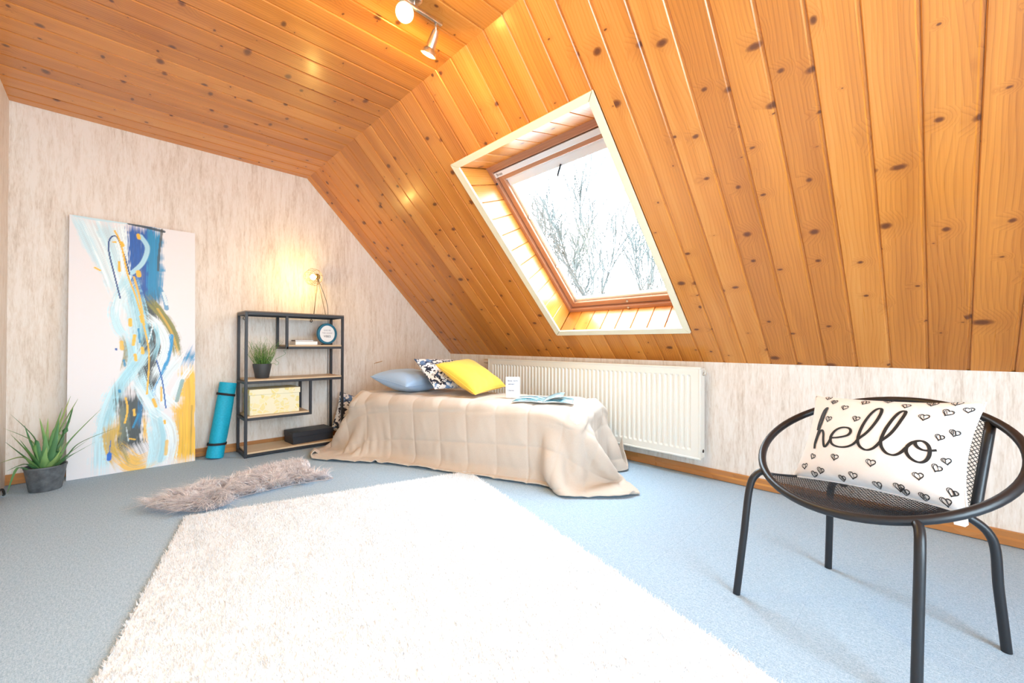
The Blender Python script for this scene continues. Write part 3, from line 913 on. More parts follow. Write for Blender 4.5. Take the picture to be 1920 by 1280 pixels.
cushion('yellow_cushion', 0.45, 0.43, 0.15, M['yellow_cotton'], cush_frame(on_bed(0.965, 0.39, zt + 0.140), fa - 8, 60, -6), 'yellow cotton cushion leaning on the bed in front of the patterned cushion', 9, wr=0.006)
cushion('patterned_cushion', 0.40, 0.36, 0.10, M['blotch'], cush_frame(Vector((1.700, 3.935, 0.21)), -88, 10, 18), 'dark-blotched cushion wedged upright between the shelf and the quilt', 13)

# ------------------------------------------------------------------ card and magazine on the bed
card = empty('notice_card', on_bed(1.37, 0.325, zt), math.radians(-38), 'small white folded notice card standing on the quilt by the magazine', 'card')
def card_leaf(sgn):
    b = MB(); h, w, th = 0.150, 0.105, 0.0006
    dy = 0.028 * sgn
    P = [(-w / 2, dy, 0), (w / 2, dy, 0), (w / 2, 0, h), (-w / 2, 0, h)]
    return b.prism(P, (0, th, 0))
card_leaf(-1).build('card_leaf', M['paper_white'], card)
card_leaf(1).build('card_leaf', M['paper_white'], card)
lean = math.atan2(0.028, 0.150)
def card_text(body, zz, size, xx):
    k = zz / 0.150
    Mx = Matrix.Translation((xx, -0.028 * (1 - k) - 0.0012, zz)) @ Matrix.Rotation(math.radians(90) - lean, 4, 'X')
    text_obj(body, size, M['blue_ink'], card, Mx, bold=0.0004)
card_text('Bitte nicht', 0.122, 0.0185, 0.0); card_text('setzen!!', 0.098, 0.0185, -0.008); card_text('Danke', 0.052, 0.0185, -0.016)

t = NT('magazine_print')
oc = t.coord('Object')
nA = t.noise(t.mapping(oc, (9, 22, 9)), 1.0, 3, 0.6, 1.0); nB = t.noise(oc, 30, 3, 0.6)
t.col(t.ramp(t.math('ADD', t.math('MULTIPLY', nA, 0.7), t.math('MULTIPLY', nB, 0.3)), [(0.42, (0.01, 0.04, 0.06)), (0.47, (0.05, 0.25, 0.32)), (0.52, (0.25, 0.50, 0.55)), (0.56, (0.80, 0.83, 0.84))]))
t.rough(0.3)
M['mag'] = t.m
mag = empty('magazine', on_bed(1.66, 0.25, zt), math.radians(-55), 'open magazine with turquoise pictures lying on the quilt', 'magazine')
def page(x0, x1, lift, curl, mat, name, z0, y0=-0.14, y1=0.14):
    n = 14; V = []; 
    for i in range(n + 1):
        t_ = i / n; x = x0 + (x1 - x0) * t_
        z = z0 + lift * math.sin(math.pi * min(1, t_ * 1.05)) ** 1.0 + curl * t_ ** 3
        xx = x if curl == 0 else x0 + (x1 - x0) * (t_ - 0.35 * t_ ** 4)
        V += [(xx, y0, z), (xx, y1, z)]
    F = [(2 * i, 2 * i + 2, 2 * i + 3, 2 * i + 1) for i in range(n)]
    me = MB().add(V, F)
    o = me.build(name, mat, mag, smooth=True)
    sm_ = o.modifiers.new('thick', 'SOLIDIFY'); sm_.thickness = 0.0012; sm_.offset = -1
    return o
page(0, -0.21, 0.006, 0, M['paper_white'], 'page', 0.004); page(0, 0.21, 0.006, 0, M['paper_white'], 'page', 0.004)
page(0, -0.205, 0.010, 0, M['mag'], 'page', 0.007, -0.138, 0.138)
page(0, 0.20, 0.032, 0.040, M['mag'], 'page', 0.007, -0.136, 0.138)
page(0, 0.205, 0.010, 0.0, M['mag'], 'page', 0.0055, -0.136, 0.138)

# ------------------------------------------------------------------ shelf unit
SX0, SX1, SYF, SYBk, SH = 0.745, 1.515, 3.768, 4.058, 1.145
shelf = empty('shelf_unit', (SX0, SYF, 0), 0, 'black steel shelf unit with pale wood boards against the gable wall', 'shelf')
sw, sd, tb = SX1 - SX0, SYBk - SYF, 0.020
def bar(name, x0, x1, y0, y1, z0, z1): return MB().box(x0, x1, y0, y1, z0, z1, 0.0012, 1).build(name, M['shelf_metal'], shelf)
for x in (0, sw - tb):
    for y in (0, sd - tb): bar('post', x, x + tb, y, y + tb, 0, SH)
ZB, ZL, ZM, ZU = 0.008, 0.290, 0.578, 0.852
for y in (0, sd - tb):
    for z in (ZB, ZM, SH - tb): bar('rail', tb, sw - tb, y, y + tb, z, z + tb)
    bar('rail', tb, 0.478, y, y + tb, ZL, ZL + tb); bar('rail', 0.297, sw - tb, y, y + tb, ZU, ZU + tb)
    bar('post', 0.478, 0.478 + tb, y, y + tb, ZL, ZM); bar('post', 0.290 - 0.0, 0.290 + tb, y, y + tb, ZU, SH - tb)
for x in (0, sw - tb):
    for z in (ZB, ZM, SH - tb): bar('side_rail', x, x + tb, tb, sd - tb, z, z + tb)
bar('side_rail', 0, tb, tb, sd - tb, ZL, ZL + tb); bar('side_rail', 0.478, 0.498, tb, sd - tb, ZL, ZL + tb)
bar('side_rail', 0.290, 0.310, tb, sd - tb, ZU, ZU + tb); bar('side_rail', sw - tb, sw, tb, sd - tb, ZU, ZU + tb)
def board(x0, x1, z, mat=None):
    return MB().box(x0, x1, 0.004, sd - 0.004, z, z + 0.014, 0.001, 1).build('shelf_board', mat or M['oak'], shelf)
board(tb + 0.001, sw - tb - 0.001, ZB + tb); board(tb + 0.001, sw - tb - 0.001, ZM + tb)
board(tb + 0.001, 0.476, ZL + tb); board(0.312, sw - tb - 0.001, ZU + tb)
MB().box(0.0, sw, 0.0, sd, SH + 0.0005, SH + 0.010, 0.001, 1).build('top_board', wood('shaded_oak_top', (0.10, 0.075, 0.055), (0.16, 0.12, 0.09), (0.2, 0.15, 0.11), knots=False, coat=0, var=0), shelf)  # top board's shade is put into a darker oak colour
for x in (0.050, sw - 0.19):
    b = MB().tube([(x, sd - 0.012, SH - tb), (x - 0.008, sd - 0.012, SH - tb - 0.012), (x - 0.009, sd - 0.012, SH - tb - 0.022), (x, sd - 0.012, SH - tb - 0.031), (x + 0.009, sd - 0.012, SH - tb - 0.022), (x + 0.008, sd - 0.012, SH - tb - 0.012)], 0.003, 6, closed=True)
    b.build('hanging_lug', M['shelf_metal'], shelf, smooth=True)

zB, zL, zM, zU, zT = ZB + tb + 0.0145, ZL + tb + 0.0145, ZM + tb + 0.0145, ZU + tb + 0.0145, SH + 0.0105
# black lidded box on the lowest board
bb = empty('black_box', (1.10, 3.800, zB), math.radians(4), 'flat black lidded box on the lowest shelf board', 'box')
MB().box(0.004, 0.346, 0.004, 0.196, 0, 0.085, 0.002, 1).build('box_body', M['black_card'], bb)
MB().box(0, 0.350, 0, 0.200, 0.058, 0.100, 0.002, 1).build('lid', M['black_card'], bb)
# yellow terrazzo storage box
t = NT('yellow_terrazzo_print')
oc = t.coord('Object')
v = t.node('ShaderNodeTexVoronoi', feature='DISTANCE_TO_EDGE'); v2 = t.node('ShaderNodeTexVoronoi', feature='F1')
wv = t.vmath('ADD', oc, t.vmath('MULTIPLY', t.noise(oc, 14, 2, 0.5, out='Color'), (0.05, 0.05, 0.05)))
for q in (v, v2):
    t.l(wv, q.inputs['Vector']); q.inputs['Scale'].default_value = 25
gap = t.math('GREATER_THAN', v.outputs['Distance'], 0.085)
r_, g_, b_ = t.sep(v2.outputs['Color'])
pick = t.math('GREATER_THAN', r_, 0.42)
chip = t.mix(g_, (0.76, 0.65, 0.22), (0.82, 0.75, 0.44))
t.col(t.mix(t.math('MULTIPLY', gap, pick), (0.80, 0.76, 0.55), chip)); t.rough(0.6)
M['terrazzo'] = t.m
yb = empty('storage_box', (SX0 + 0.035, 3.792, zL), math.radians(0), 'yellow terrazzo-print cardboard storage box with lid on the lower left board', 'box')
MB().box(0.006, 0.370, 0.006, 0.232, 0, 0.185, 0.002, 1).build('box_body', M['terrazzo'], yb)
MB().box(0, 0.376, 0, 0.238, 0.160, 0.205, 0.002, 1).build('lid', M['terrazzo'], yb)
for x in (0.0055, 0.3705):
    MB().box(x - 0.001, x + 0.001, 0.085, 0.155, 0.105, 0.135).build('handle_slot', M['dark_gap'], yb)

def pot(parent, r0, r1, h, mat, th=0.004, sx=1.0, lip=0.0):
    b = MB()
    prof = [(r0 * 0.96, 0), (r0, 0.004), (r1, h - 0.012), (r1 + lip, h - 0.010), (r1 + lip, h), (r1 - th, h), (r1 - th - 0.002, h - 0.02), (r0 * 0.9, 0.012)]
    b.lathe(prof, 40, sx=sx)
    b.build('pot', mat, parent, smooth=True, ang=35)
    MB().lathe([(r1 * 0.2, h - 0.016), (r1 - th - 0.003, h - 0.020)], 40, cap0=True, cap1=False, sx=sx).build('soil', M['soil'], parent)

# curly rush in a dark pot
gp = empty('potted_grass', (0.895, 3.905, zM), 0, 'curly green rush in a charcoal pot on the middle shelf board', 'plant')
M['pot_dark'] = plain('charcoal_plastic', (0.045, 0.05, 0.055), 0.5)
pot(gp, 0.050, 0.068, 0.118, M['pot_dark'])
t = NT('rush_green'); oi = t.noise(t.coord('Object'), 30, 1, 0.5)
t.col(t.ramp(oi, [(0.3, (0.05, 0.16, 0.025)), (0.7, (0.20, 0.38, 0.09))])); t.rough(0.5)
M['rush'] = t.m
b = MB(); rs = random.Random(4)
for k in range(150):
    a = rs.uniform(0, 6.28); r = rs.uniform(0, 0.055); L = rs.uniform(0.06, 0.20) if k > 45 else rs.uniform(0.16, 0.27)
    p = Vector((r * math.cos(a), r * math.sin(a), 0.10)); d = Vector((math.cos(a) * 0.55 * r / 0.055 + rs.uniform(-.2, .2), math.sin(a) * 0.55 * r / 0.055 + rs.uniform(-.2, .2), 1)).normalized()
    pts = [p.copy()]; ph = rs.uniform(0, 6.28); cu = rs.uniform(0.0, 0.45) if k > 30 else rs.uniform(0.4, 0.9)
    n = 12
    for i in range(n):
        d2 = (d + Vector((math.cos(ph + i * 0.8), math.sin(ph + i * 0.8), 0.1 * math.sin(i + ph))) * cu * (i / n + 0.25)).normalized()
        p = p + d2 * (L / n); pts.append(p.copy())
    b.tube(pts, [0.0016 * (1 - 0.6 * i / n) for i in range(n + 1)], 4, caps=False)
b.build('rush_stems', M['rush'], gp, smooth=True, kind='stuff')
for pts in ([(0.03, -0.02, 0.10), (0.075, -0.03, 0.12), (0.10, -0.03, 0.105), (0.115, -0.03, 0.125), (0.09, -0.03, 0.15), (0.13, -0.035, 0.175), (0.165, -0.04, 0.20), (0.15, -0.04, 0.225), (0.19, -0.045, 0.235)],
            [(-0.03, -0.02, 0.10), (-0.06, -0.03, 0.17), (-0.055, -0.03, 0.22), (-0.085, -0.03, 0.25), (-0.08, -0.03, 0.30)]):
    MB().tube(spline(pts, 6), 0.0014, 5, caps=False).build('curled_stem', M['rush'], gp, smooth=True)

# two books
bk1 = empty('book', (1.205, 3.86, zU), math.radians(3), 'larger white book lying at the bottom of the small pile on the upper board', 'book')
def book(e, w, d, h, cover, pages):
    MB().box(-w / 2, w / 2, -d / 2, d / 2, 0, 0.0022).build('cover', cover, e)
    MB().box(-w / 2, w / 2, -d / 2, d / 2, h - 0.0022, h).build('cover', cover, e)
    MB().box(-w / 2 - 0.001, -w / 2 + 0.002, -d / 2, d / 2, 0, h).build('spine', cover, e)
    MB().box(-w / 2 + 0.003, w / 2 - 0.004, -d / 2 + 0.004, d / 2 - 0.004, 0.0024, h - 0.0024).build('page_block', pages, e)
M['cover_white'] = plain('white_book_cover', (0.82, 0.78, 0.72), 0.5); M['cover_brown'] = plain('brown_book_cover', (0.22, 0.13, 0.08), 0.5)
book(bk1, 0.185, 0.13, 0.030, M['cover_white'], M['paper_white'])
bk2 = empty('book', (1.195, 3.865, zU + 0.0305), math.radians(-2), 'thin brown book on top of the small pile on the upper board', 'book')
book(bk2, 0.15, 0.115, 0.012, M['cover_brown'], M['paper_white'])

# round framed print
rf = empty('round_print', (1.395, 3.850, zU + 0.006), math.radians(12), 'round teal-framed print with lettering standing on the upper board', 'picture')
RR = 0.094
def disc_ring(r0, r1, y0, y1, n=48):
    b = MB(); V = []
    for r, y in ((r0, y0), (r1 - 0.004, y0), (r1, y0 + 0.004), (r1, y1), (r0, y1)):
        for k in range(n):
            a = 2 * math.pi * k / n; V.append((r * math.cos(a), y, r * math.sin(a) + RR))
    F = []
    for i in range(5):
        for k in range(n): F.append((i * n + k, i * n + (k + 1) % n, ((i + 1) % 5) * n + (k + 1) % n, ((i + 1) % 5) * n + k))
    return b.add(V, F)
disc_ring(0.075, RR, -0.012, 0.010).build('frame_ring', plain('teal_lacquer', (0.02, 0.16, 0.26), 0.35), rf, smooth=True, ang=40)
b = MB(); n = 48
b.add([(0, -0.002, RR)] + [(0.076 * math.cos(2 * math.pi * k / n), -0.002, RR + 0.076 * math.sin(2 * math.pi * k / n)) for k in range(n)], [(0, 1 + k, 1 + (k + 1) % n) for k in range(n)])
b.build('print_sheet', M['paper_white'], rf)
MB().box(-0.045, 0.045, -0.016, 0.022, -0.006, 0.004, 0.001, 1).build('foot', M['black_plastic'], rf)
for body, zz, sz, mt in (('GIVE ME', 0.030, 0.019, 'grey_ink'), ('THE GOOD', 0.006, 0.019, 'grey_ink'), ('VIBES', -0.024, 0.029, 'mid_ink')):
    text_obj(body, sz, M[mt], rf, Matrix.Translation((0, -0.0035, RR + zz)) @ Matrix.Rotation(math.radians(90), 4, 'X'))

# wire cage lamp on top of the shelf
lamp = empty('cage_lamp', (1.335, 3.905, zT), 0, 'wire cage table lamp on tripod legs on top of the shelf, lit', 'lamp')
bc = Vector((-0.048, -0.02, 0.335))
ax = Vector((-0.75, -0.62, -0.22)).normalized()          # where the lamp head looks
e1 = ax.orthogonal().normalized(); e2 = ax.cross(e1)
b = MB()
RC = 0.076
for k in range(4):
    a = math.pi * k / 4; d_ = e1 * math.cos(a) + e2 * math.sin(a)
    P = [bc + (ax * math.cos(q) + d_ * math.sin(q)) * RC for q in np.linspace(0.35, math.pi - 0.45, 14)]
    b.tube(P, 0.0011, 5, caps=False)
    P = [bc + (ax * math.cos(q) - d_ * math.sin(q)) * RC for q in np.linspace(0.35, math.pi - 0.45, 14)]
    b.tube(P, 0.0011, 5, caps=False)
for q in (0.35, 0.95, 1.57, 2.2):
    P = [bc + (ax * math.cos(q) + (e1 * math.cos(a) + e2 * math.sin(a)) * math.sin(q)) * RC for a in np.linspace(0, 2 * math.pi, 28, endpoint=False)]
    b.tube(P, 0.0012, 5, closed=True)
b.build('wire_cage', M['brass'], lamp, smooth=True)
Rx = frame(e1, e2, -ax, bc)
sk_ = MB().lathe([(0.014, 0.024), (0.016, 0.026), (0.018, 0.050), (0.026, 0.054), (0.027, 0.062), (0.018, 0.074), (0.006, 0.076)], 18).xform(Rx).build('lamp_socket', M['brass'], lamp, smooth=True, ang=40)
bulb = MB().lathe([(0.003, -0.030), (0.014, -0.027), (0.022, -0.016), (0.024, -0.004), (0.019, 0.010), (0.012, 0.020), (0.012, 0.030)], 18).xform(Rx).build('bulb', emis('warm_bulb', (1.0, 0.70, 0.28), 45.0), lamp, smooth=True)
hub = bc - ax * 0.070 + Vector((0, 0, -0.02))
for fx, fy in ((-0.055, -0.055), (0.050, -0.045), (-0.01, 0.075)):
    MB().tube([hub, (fx, fy, 0.002)], 0.0022, 6).build('leg', M['brass'], lamp, smooth=True)
MB().lathe([(0.007, -0.008), (0.010, 0), (0.007, 0.008)], 12, c=hub).build('leg_hub', M['brass'], lamp, smooth=True)
cordp = spline([(hub.x, hub.y, hub.z), (0.06, 0.03, 0.20), (0.11, 0.075, 0.09), (0.148, 0.165, -0.02), (0.150, 0.166, -0.15), (0.150, 0.166, -0.55), (0.150, 0.162, -0.9), (0.155, 0.158, -1.12)], 8)
MB().tube(cordp, 0.0024, 6).build('cord', M['black_plastic'], lamp, smooth=True)
MB().box(0.140, 0.162, 0.155, 0.173, -0.235, -0.180, 0.005, 2).build('cord_switch', M['black_plastic'], lamp, smooth=True)
pl = bpy.data.lights.new('bulb_light', 'POINT'); pl.energy = 4.2; pl.color = (1.0, 0.62, 0.14); pl.shadow_soft_size = 0.02
plo = bpy.data.objects.new('bulb_light', pl); link(plo, lamp); plo.location = bc + ax * 0.036

# torn wallpaper flap on the gable wall
MB().tube(spline([(1.952, YB - 0.003, 0.692), (1.975, YB - 0.006, 0.700), (2.005, YB - 0.005, 0.705), (2.041, YB - 0.008, 0.716)], 5), [0.003] * 5 + [0.005] * 5 + [0.004] * 5 + [0.003], 6).build('wallpaper_tear', M['brown_tape'], None, smooth=True, label='small torn curl of wallpaper on the gable wall above the pillow', cat='paper')

# ------------------------------------------------------------------ abstract canvas leaning on the gable wall
CW, CHh, CT = 0.672, 1.757, 0.028
lean_c = math.atan2(0.090, 1.755)
cv = empty('canvas_painting', (-0.210, 3.952, 0.0), math.radians(0.4), 'tall abstract canvas in blue, white and yellow leaning on the gable wall', 'painting')
cv.rotation_euler = (-lean_c, 0, math.radians(0.6))
cv.location.z = 0.001
HELLO= [[(-0.7, -0.383), (-0.713, -0.255), (-0.706, -0.091), (-0.693, 0.105), (-0.679, 0.334), (-0.665, 0.565), (-0.675, 0.603), (-0.707, 0.528), (-0.727, 0.356), (-0.733, 0.203), (-0.722, 0.039)], [(-0.707, -0.268), (-0.694, -0.118), (-0.667, 0.007), (-0.634, 0.038), (-0.598, -0.037), (-0.576, -0.177), (-0.54, -0.311), (-0.51, -0.309), (-0.481, -0.233), (-0.452, -0.132)], [(-0.471, -0.122), (-0.347, -0.097), (-0.237, -0.042), (-0.2, 0.033), (-0.216, 0.102), (-0.271, 0.132), (-0.348, 0.112), (-0.417, 0.04), (-0.457, -0.075), (-0.455, -0.175), (-0.416, -0.255), (-0.34, -0.293), (-0.254, -0.289), (-0.175, -0.248), (-0.117, -0.181), (-0.078, -0.085)], [(-0.078, -0.085), (-0.013, 0.031), (0.042, 0.179), (0.081, 0.349), (0.098, 0.516), (0.087, 0.624), (0.056, 0.647), (0.019, 0.599), (-0.022, 0.467), (-0.061, 0.266), (-0.083, 0.055), (-0.083, -0.121), (-0.054, -0.221), (0.0, -0.277), (0.052, -0.283), (0.109, -0.236), (0.153, -0.151), (0.184, -0.065)], [(0.184, -0.065), (0.244, 0.054), (0.292, 0.208), (0.331, 0.386), (0.353, 0.534), (0.35, 0.621), (0.322, 0.627), (0.288, 0.576), (0.246, 0.422), (0.208, 0.229), (0.188, 0.066), (0.18, -0.079), (0.202, -0.189), (0.252, -0.276), (0.308, -0.305), (0.359, -0.294), (0.41, -0.23), (0.454, -0.123)], [(0.454, -0.123), (0.499, -0.019), (0.555, 0.037), (0.615, 0.043), (0.665, -0.011), (0.69, -0.1), (0.692, -0.206), (0.668, -0.296), (0.62, -0.346), (0.559, -0.34), (0.498, -0.282), (0.46, -0.191), (0.463, -0.091), (0.498, -0.012), (0.527, 0.008), (0.543, -0.045), (0.581, -0.095), (0.632, -0.117), (0.695, -0.103), (0.756, -0.072)]]
HEARTS= [(-0.734, 0.92), (-0.598, 0.789), (-0.395, 0.627), (-0.166, 0.82), (0.093, 0.923), (0.322, 0.782), (0.563, 0.899), (0.787, 0.93), (0.924, 0.794), (-0.58, 0.316), (-0.179, 0.354), (0.555, 0.532), (0.76, 0.689), (0.886, 0.307), (0.763, 0.17), (-0.351, -0.523), (0.108, -0.524), (-0.55, -0.842), (-0.106, -0.84), (-0.654, -0.93), (-0.257, -0.93), (0.172, -0.93), (0.408, -0.877), (0.603, -0.593), (0.778, -0.387), (0.86, -0.223), (0.91, -0.729), (0.843, -0.909), (0.645, -0.93), (-0.699, -0.556), (-0.819, -0.781), (0.457, -0.93)]
PAINT=[
([(0.052, 0.997), (0.126, 0.919), (0.201, 0.842), (0.277, 0.774), (0.329, 0.712)], 0.093, (0.5, 0.76, 0.85), 0.75),
([(0.14, 0.995), (0.224, 0.906), (0.302, 0.811), (0.363, 0.731)], 0.142, (0.74, 0.86, 0.9), 0.9),
([(0.239, 0.993), (0.308, 0.893), (0.379, 0.787)], 0.142, (0.5, 0.76, 0.85), 0.7),
([(0.358, 0.992), (0.398, 0.898), (0.431, 0.807), (0.441, 0.771)], 0.107, (0.74, 0.86, 0.9), 0.95),
([(0.036, 0.999), (0.205, 0.996), (0.428, 1.0)], 0.028, (0.5, 0.76, 0.85), 0.8),
([(0.467, 0.996), (0.487, 0.856), (0.508, 0.689)], 0.078, (0.01, 0.1, 0.4), 1),
([(0.558, 0.994), (0.571, 0.851), (0.581, 0.654)], 0.107, (0.01, 0.1, 0.4), 1),
([(0.651, 0.989), (0.649, 0.826), (0.641, 0.674)], 0.093, (0.01, 0.25, 0.5), 1),
([(0.6, 0.99), (0.611, 0.862), (0.609, 0.72)], 0.036, (0.01, 0.25, 0.5), 0.8),
([(0.437, 0.998), (0.554, 0.994), (0.72, 0.986)], 0.028, (0.03, 0.06, 0.09), 0.95),
([(0.704, 0.993), (0.679, 0.885), (0.672, 0.817)], 0.021, (0.05, 0.06, 0.06), 0.8),
([(0.688, 0.741), (0.726, 0.704), (0.745, 0.657)], 0.039, (0.01, 0.25, 0.5), 0.8),
([(0.716, 0.723), (0.745, 0.676)], 0.028, (0.74, 0.86, 0.9), 0.9),
([(0.567, 0.691), (0.596, 0.57), (0.594, 0.422), (0.618, 0.301)], 0.142, (0.05, 0.06, 0.06), 1),
([(0.595, 0.691), (0.707, 0.627), (0.804, 0.552), (0.848, 0.465)], 0.068, (0.22, 0.22, 0.06), 1),
([(0.669, 0.655), (0.785, 0.561), (0.848, 0.463)], 0.021, (0.86, 0.5, 0.04), 0.6),
([(0.69, 0.514), (0.709, 0.438), (0.654, 0.346)], 0.089, (0.05, 0.06, 0.06), 0.9),
([(0.785, 0.542), (0.77, 0.476), (0.71, 0.382), (0.636, 0.301)], 0.043, (0.02, 0.3, 0.62), 1),
([(0.431, 0.789), (0.38, 0.714), (0.327, 0.64), (0.363, 0.569), (0.422, 0.533)], 0.082, (0.5, 0.76, 0.85), 0.95),
([(0.459, 0.744), (0.381, 0.686), (0.365, 0.623)], 0.089, (0.74, 0.86, 0.9), 0.8),
([(0.45, 0.753), (0.514, 0.643), (0.557, 0.514)], 0.093, (0.3, 0.62, 0.74), 0.85),
([(0.433, 0.679), (0.47, 0.569), (0.507, 0.459)], 0.082, (0.5, 0.76, 0.85), 0.8),
([(0.384, 0.533), (0.419, 0.478), (0.395, 0.407)], 0.046, (0.22, 0.22, 0.06), 0.8),
([(0.436, 0.533), (0.463, 0.451), (0.438, 0.388)], 0.053, (0.3, 0.62, 0.74), 0.8),
([(0.592, 0.621), (0.68, 0.58), (0.737, 0.514), (0.709, 0.448), (0.635, 0.365)], 0.082, (0.74, 0.86, 0.9), 1),
([(0.651, 0.589), (0.675, 0.514), (0.635, 0.44)], 0.046, (0.3, 0.62, 0.74), 0.8),
([(0.579, 0.486), (0.473, 0.405), (0.362, 0.328), (0.289, 0.243), (0.245, 0.141), (0.241, 0.022)], 0.132, (0.5, 0.76, 0.85), 0.9),
([(0.534, 0.45), (0.404, 0.362), (0.325, 0.267), (0.277, 0.182)], 0.053, (0.3, 0.62, 0.74), 0.7),
([(0.457, 0.307), (0.467, 0.217), (0.452, 0.12), (0.478, 0.083)], 0.157, (0.05, 0.06, 0.06), 1),
([(0.389, 0.265), (0.408, 0.175), (0.392, 0.106)], 0.071, (0.14, 0.17, 0.13), 0.9),
([(0.537, 0.277), (0.515, 0.17)], 0.046, (0.02, 0.16, 0.35), 0.9),
([(0.319, 0.198), (0.311, 0.111), (0.368, 0.038)], 0.089, (0.62, 0.4, 0.05), 0.95),
([(0.393, 0.071), (0.496, 0.028), (0.612, 0.038)], 0.132, (0.86, 0.5, 0.04), 0.9),
([(0.565, 0.212), (0.575, 0.112)], 0.046, (0.86, 0.5, 0.04), 0.9),
([(0.392, 0.106), (0.444, 0.032)], 0.046, (0.22, 0.22, 0.06), 0.6),
([(0.943, 0.397), (0.948, 0.194), (0.944, 0.009)], 0.11, (0.86, 0.5, 0.04), 1),
([(0.864, 0.264), (0.876, 0.15), (0.865, 0.01)], 0.107, (0.86, 0.5, 0.04), 1),
([(0.968, 0.241), (0.956, 0.032)], 0.014, (0.4, 0.25, 0.03), 0.6),
([(0.509, 0.387), (0.563, 0.312), (0.637, 0.236), (0.684, 0.151), (0.694, 0.068), (0.639, 0.008)], 0.128, (0.5, 0.76, 0.85), 0.95),
([(0.491, 0.351), (0.582, 0.275), (0.637, 0.227)], 0.053, (0.74, 0.86, 0.9), 0.9),
([(0.655, 0.226), (0.768, 0.175), (0.807, 0.098), (0.779, 0.016)], 0.089, (0.74, 0.86, 0.9), 0.9),
([(0.616, 0.164), (0.638, 0.09), (0.612, 0.006)], 0.071, (0.5, 0.76, 0.85), 0.95),
([(0.693, 0.197), (0.721, 0.103), (0.694, 0.023)], 0.039, (0.3, 0.62, 0.74), 0.6),
([(0.75, 0.101), (0.741, 0.047)], 0.028, (0.86, 0.5, 0.04), 0.8),
([(0.873, 0.451), (0.757, 0.381), (0.692, 0.308), (0.796, 0.244)], 0.1, (0.74, 0.86, 0.9), 1),
([(0.943, 0.397), (0.864, 0.341), (0.796, 0.267)], 0.064, (0.74, 0.86, 0.9), 0.9),
([(0.98, 0.484), (0.923, 0.421)], 0.06, (0.01, 0.25, 0.5), 0.95),
([(0.883, 0.35), (0.835, 0.266)], 0.036, (0.1, 0.3, 0.3), 0.7),
([(0.527, 0.952), (0.583, 0.908), (0.547, 0.845), (0.467, 0.799)], 0.043, (0.42, 0.7, 0.82), 0.95),
([(0.372, 0.691), (0.328, 0.78), (0.285, 0.874), (0.291, 0.924), (0.342, 0.936), (0.398, 0.87), (0.444, 0.789)], 0.012, (0.01, 0.06, 0.22), 1),
([(0.327, 0.96), (0.377, 0.906), (0.428, 0.789), (0.5, 0.689), (0.563, 0.57), (0.601, 0.458), (0.585, 0.302)], 0.014, (0.86, 0.5, 0.04), 1),
([(0.662, 0.439), (0.71, 0.354), (0.741, 0.239)], 0.012, (0.01, 0.1, 0.4), 1),
([(0.419, 0.292), (0.434, 0.245), (0.414, 0.193)], 0.016, (0.86, 0.5, 0.04), 1),
([(0.476, 0.781), (0.522, 0.699), (0.56, 0.588)], 0.018, (0.86, 0.5, 0.04), 0.9),
([(0.511, 0.803), (0.517, 0.788)], 0.039, (0.86, 0.5, 0.04), 1),
([(0.509, 0.956), (0.515, 0.944)], 0.032, (0.86, 0.5, 0.04), 1),
([(0.449, 0.606), (0.452, 0.583)], 0.032, (0.86, 0.5, 0.04), 1),
([(0.485, 0.542), (0.475, 0.505)], 0.028, (0.86, 0.5, 0.04), 1),
([(0.532, 0.62), (0.545, 0.597)], 0.025, (0.86, 0.5, 0.04), 1),
([(0.546, 0.491), (0.55, 0.47)], 0.028, (0.86, 0.5, 0.04), 1),
([(0.49, 0.464), (0.497, 0.441)], 0.025, (0.86, 0.5, 0.04), 1),
([(0.377, 0.915), (0.387, 0.905)], 0.032, (0.86, 0.5, 0.04), 1),
([(0.361, 0.836), (0.365, 0.8)], 0.021, (0.86, 0.5, 0.04), 1),
([(0.185, 0.804), (0.223, 0.795)], 0.016, (0.86, 0.5, 0.04), 1),
([(0.316, 0.914), (0.334, 0.915)], 0.016, (0.86, 0.5, 0.04), 1),
([(0.636, 0.278), (0.659, 0.249)], 0.028, (0.86, 0.5, 0.04), 1),
([(0.484, 0.243), (0.488, 0.22)], 0.021, (0.86, 0.5, 0.04), 1),
([(0.451, 0.129), (0.495, 0.123)], 0.014, (0.86, 0.5, 0.04), 1),
([(0.73, 0.186), (0.734, 0.176)], 0.021, (0.86, 0.5, 0.04), 1),
([(0.701, 0.326), (0.703, 0.271)], 0.018, (0.86, 0.5, 0.04), 0.9),
([(0.384, 0.515), (0.388, 0.488)], 0.032, (0.86, 0.5, 0.04), 0.9),
([(0.344, 0.488), (0.347, 0.484)], 0.018, (0.01, 0.1, 0.4), 1),
([(0.301, 0.077), (0.298, 0.059)], 0.036, (0.01, 0.14, 0.62), 1),
([(0.311, 0.129), (0.297, 0.073)], 0.007, (0.01, 0.14, 0.5), 1),
([(0.371, 0.323), (0.374, 0.317)], 0.021, (0.01, 0.25, 0.5), 1),
([(0.515, 0.569), (0.525, 0.514)], 0.016, (0.01, 0.25, 0.5), 0.9),
([(0.403, 0.443), (0.412, 0.419)], 0.016, (0.01, 0.25, 0.5), 0.9),
([(0.477, 0.172), (0.52, 0.223)], 0.018, (0.01, 0.25, 0.5), 0.9),
([(0.597, 0.514), (0.633, 0.589)], 0.009, (0.74, 0.86, 0.9), 1),
([(0.425, 0.175), (0.443, 0.12)], 0.009, (0.74, 0.86, 0.9), 0.6),
]

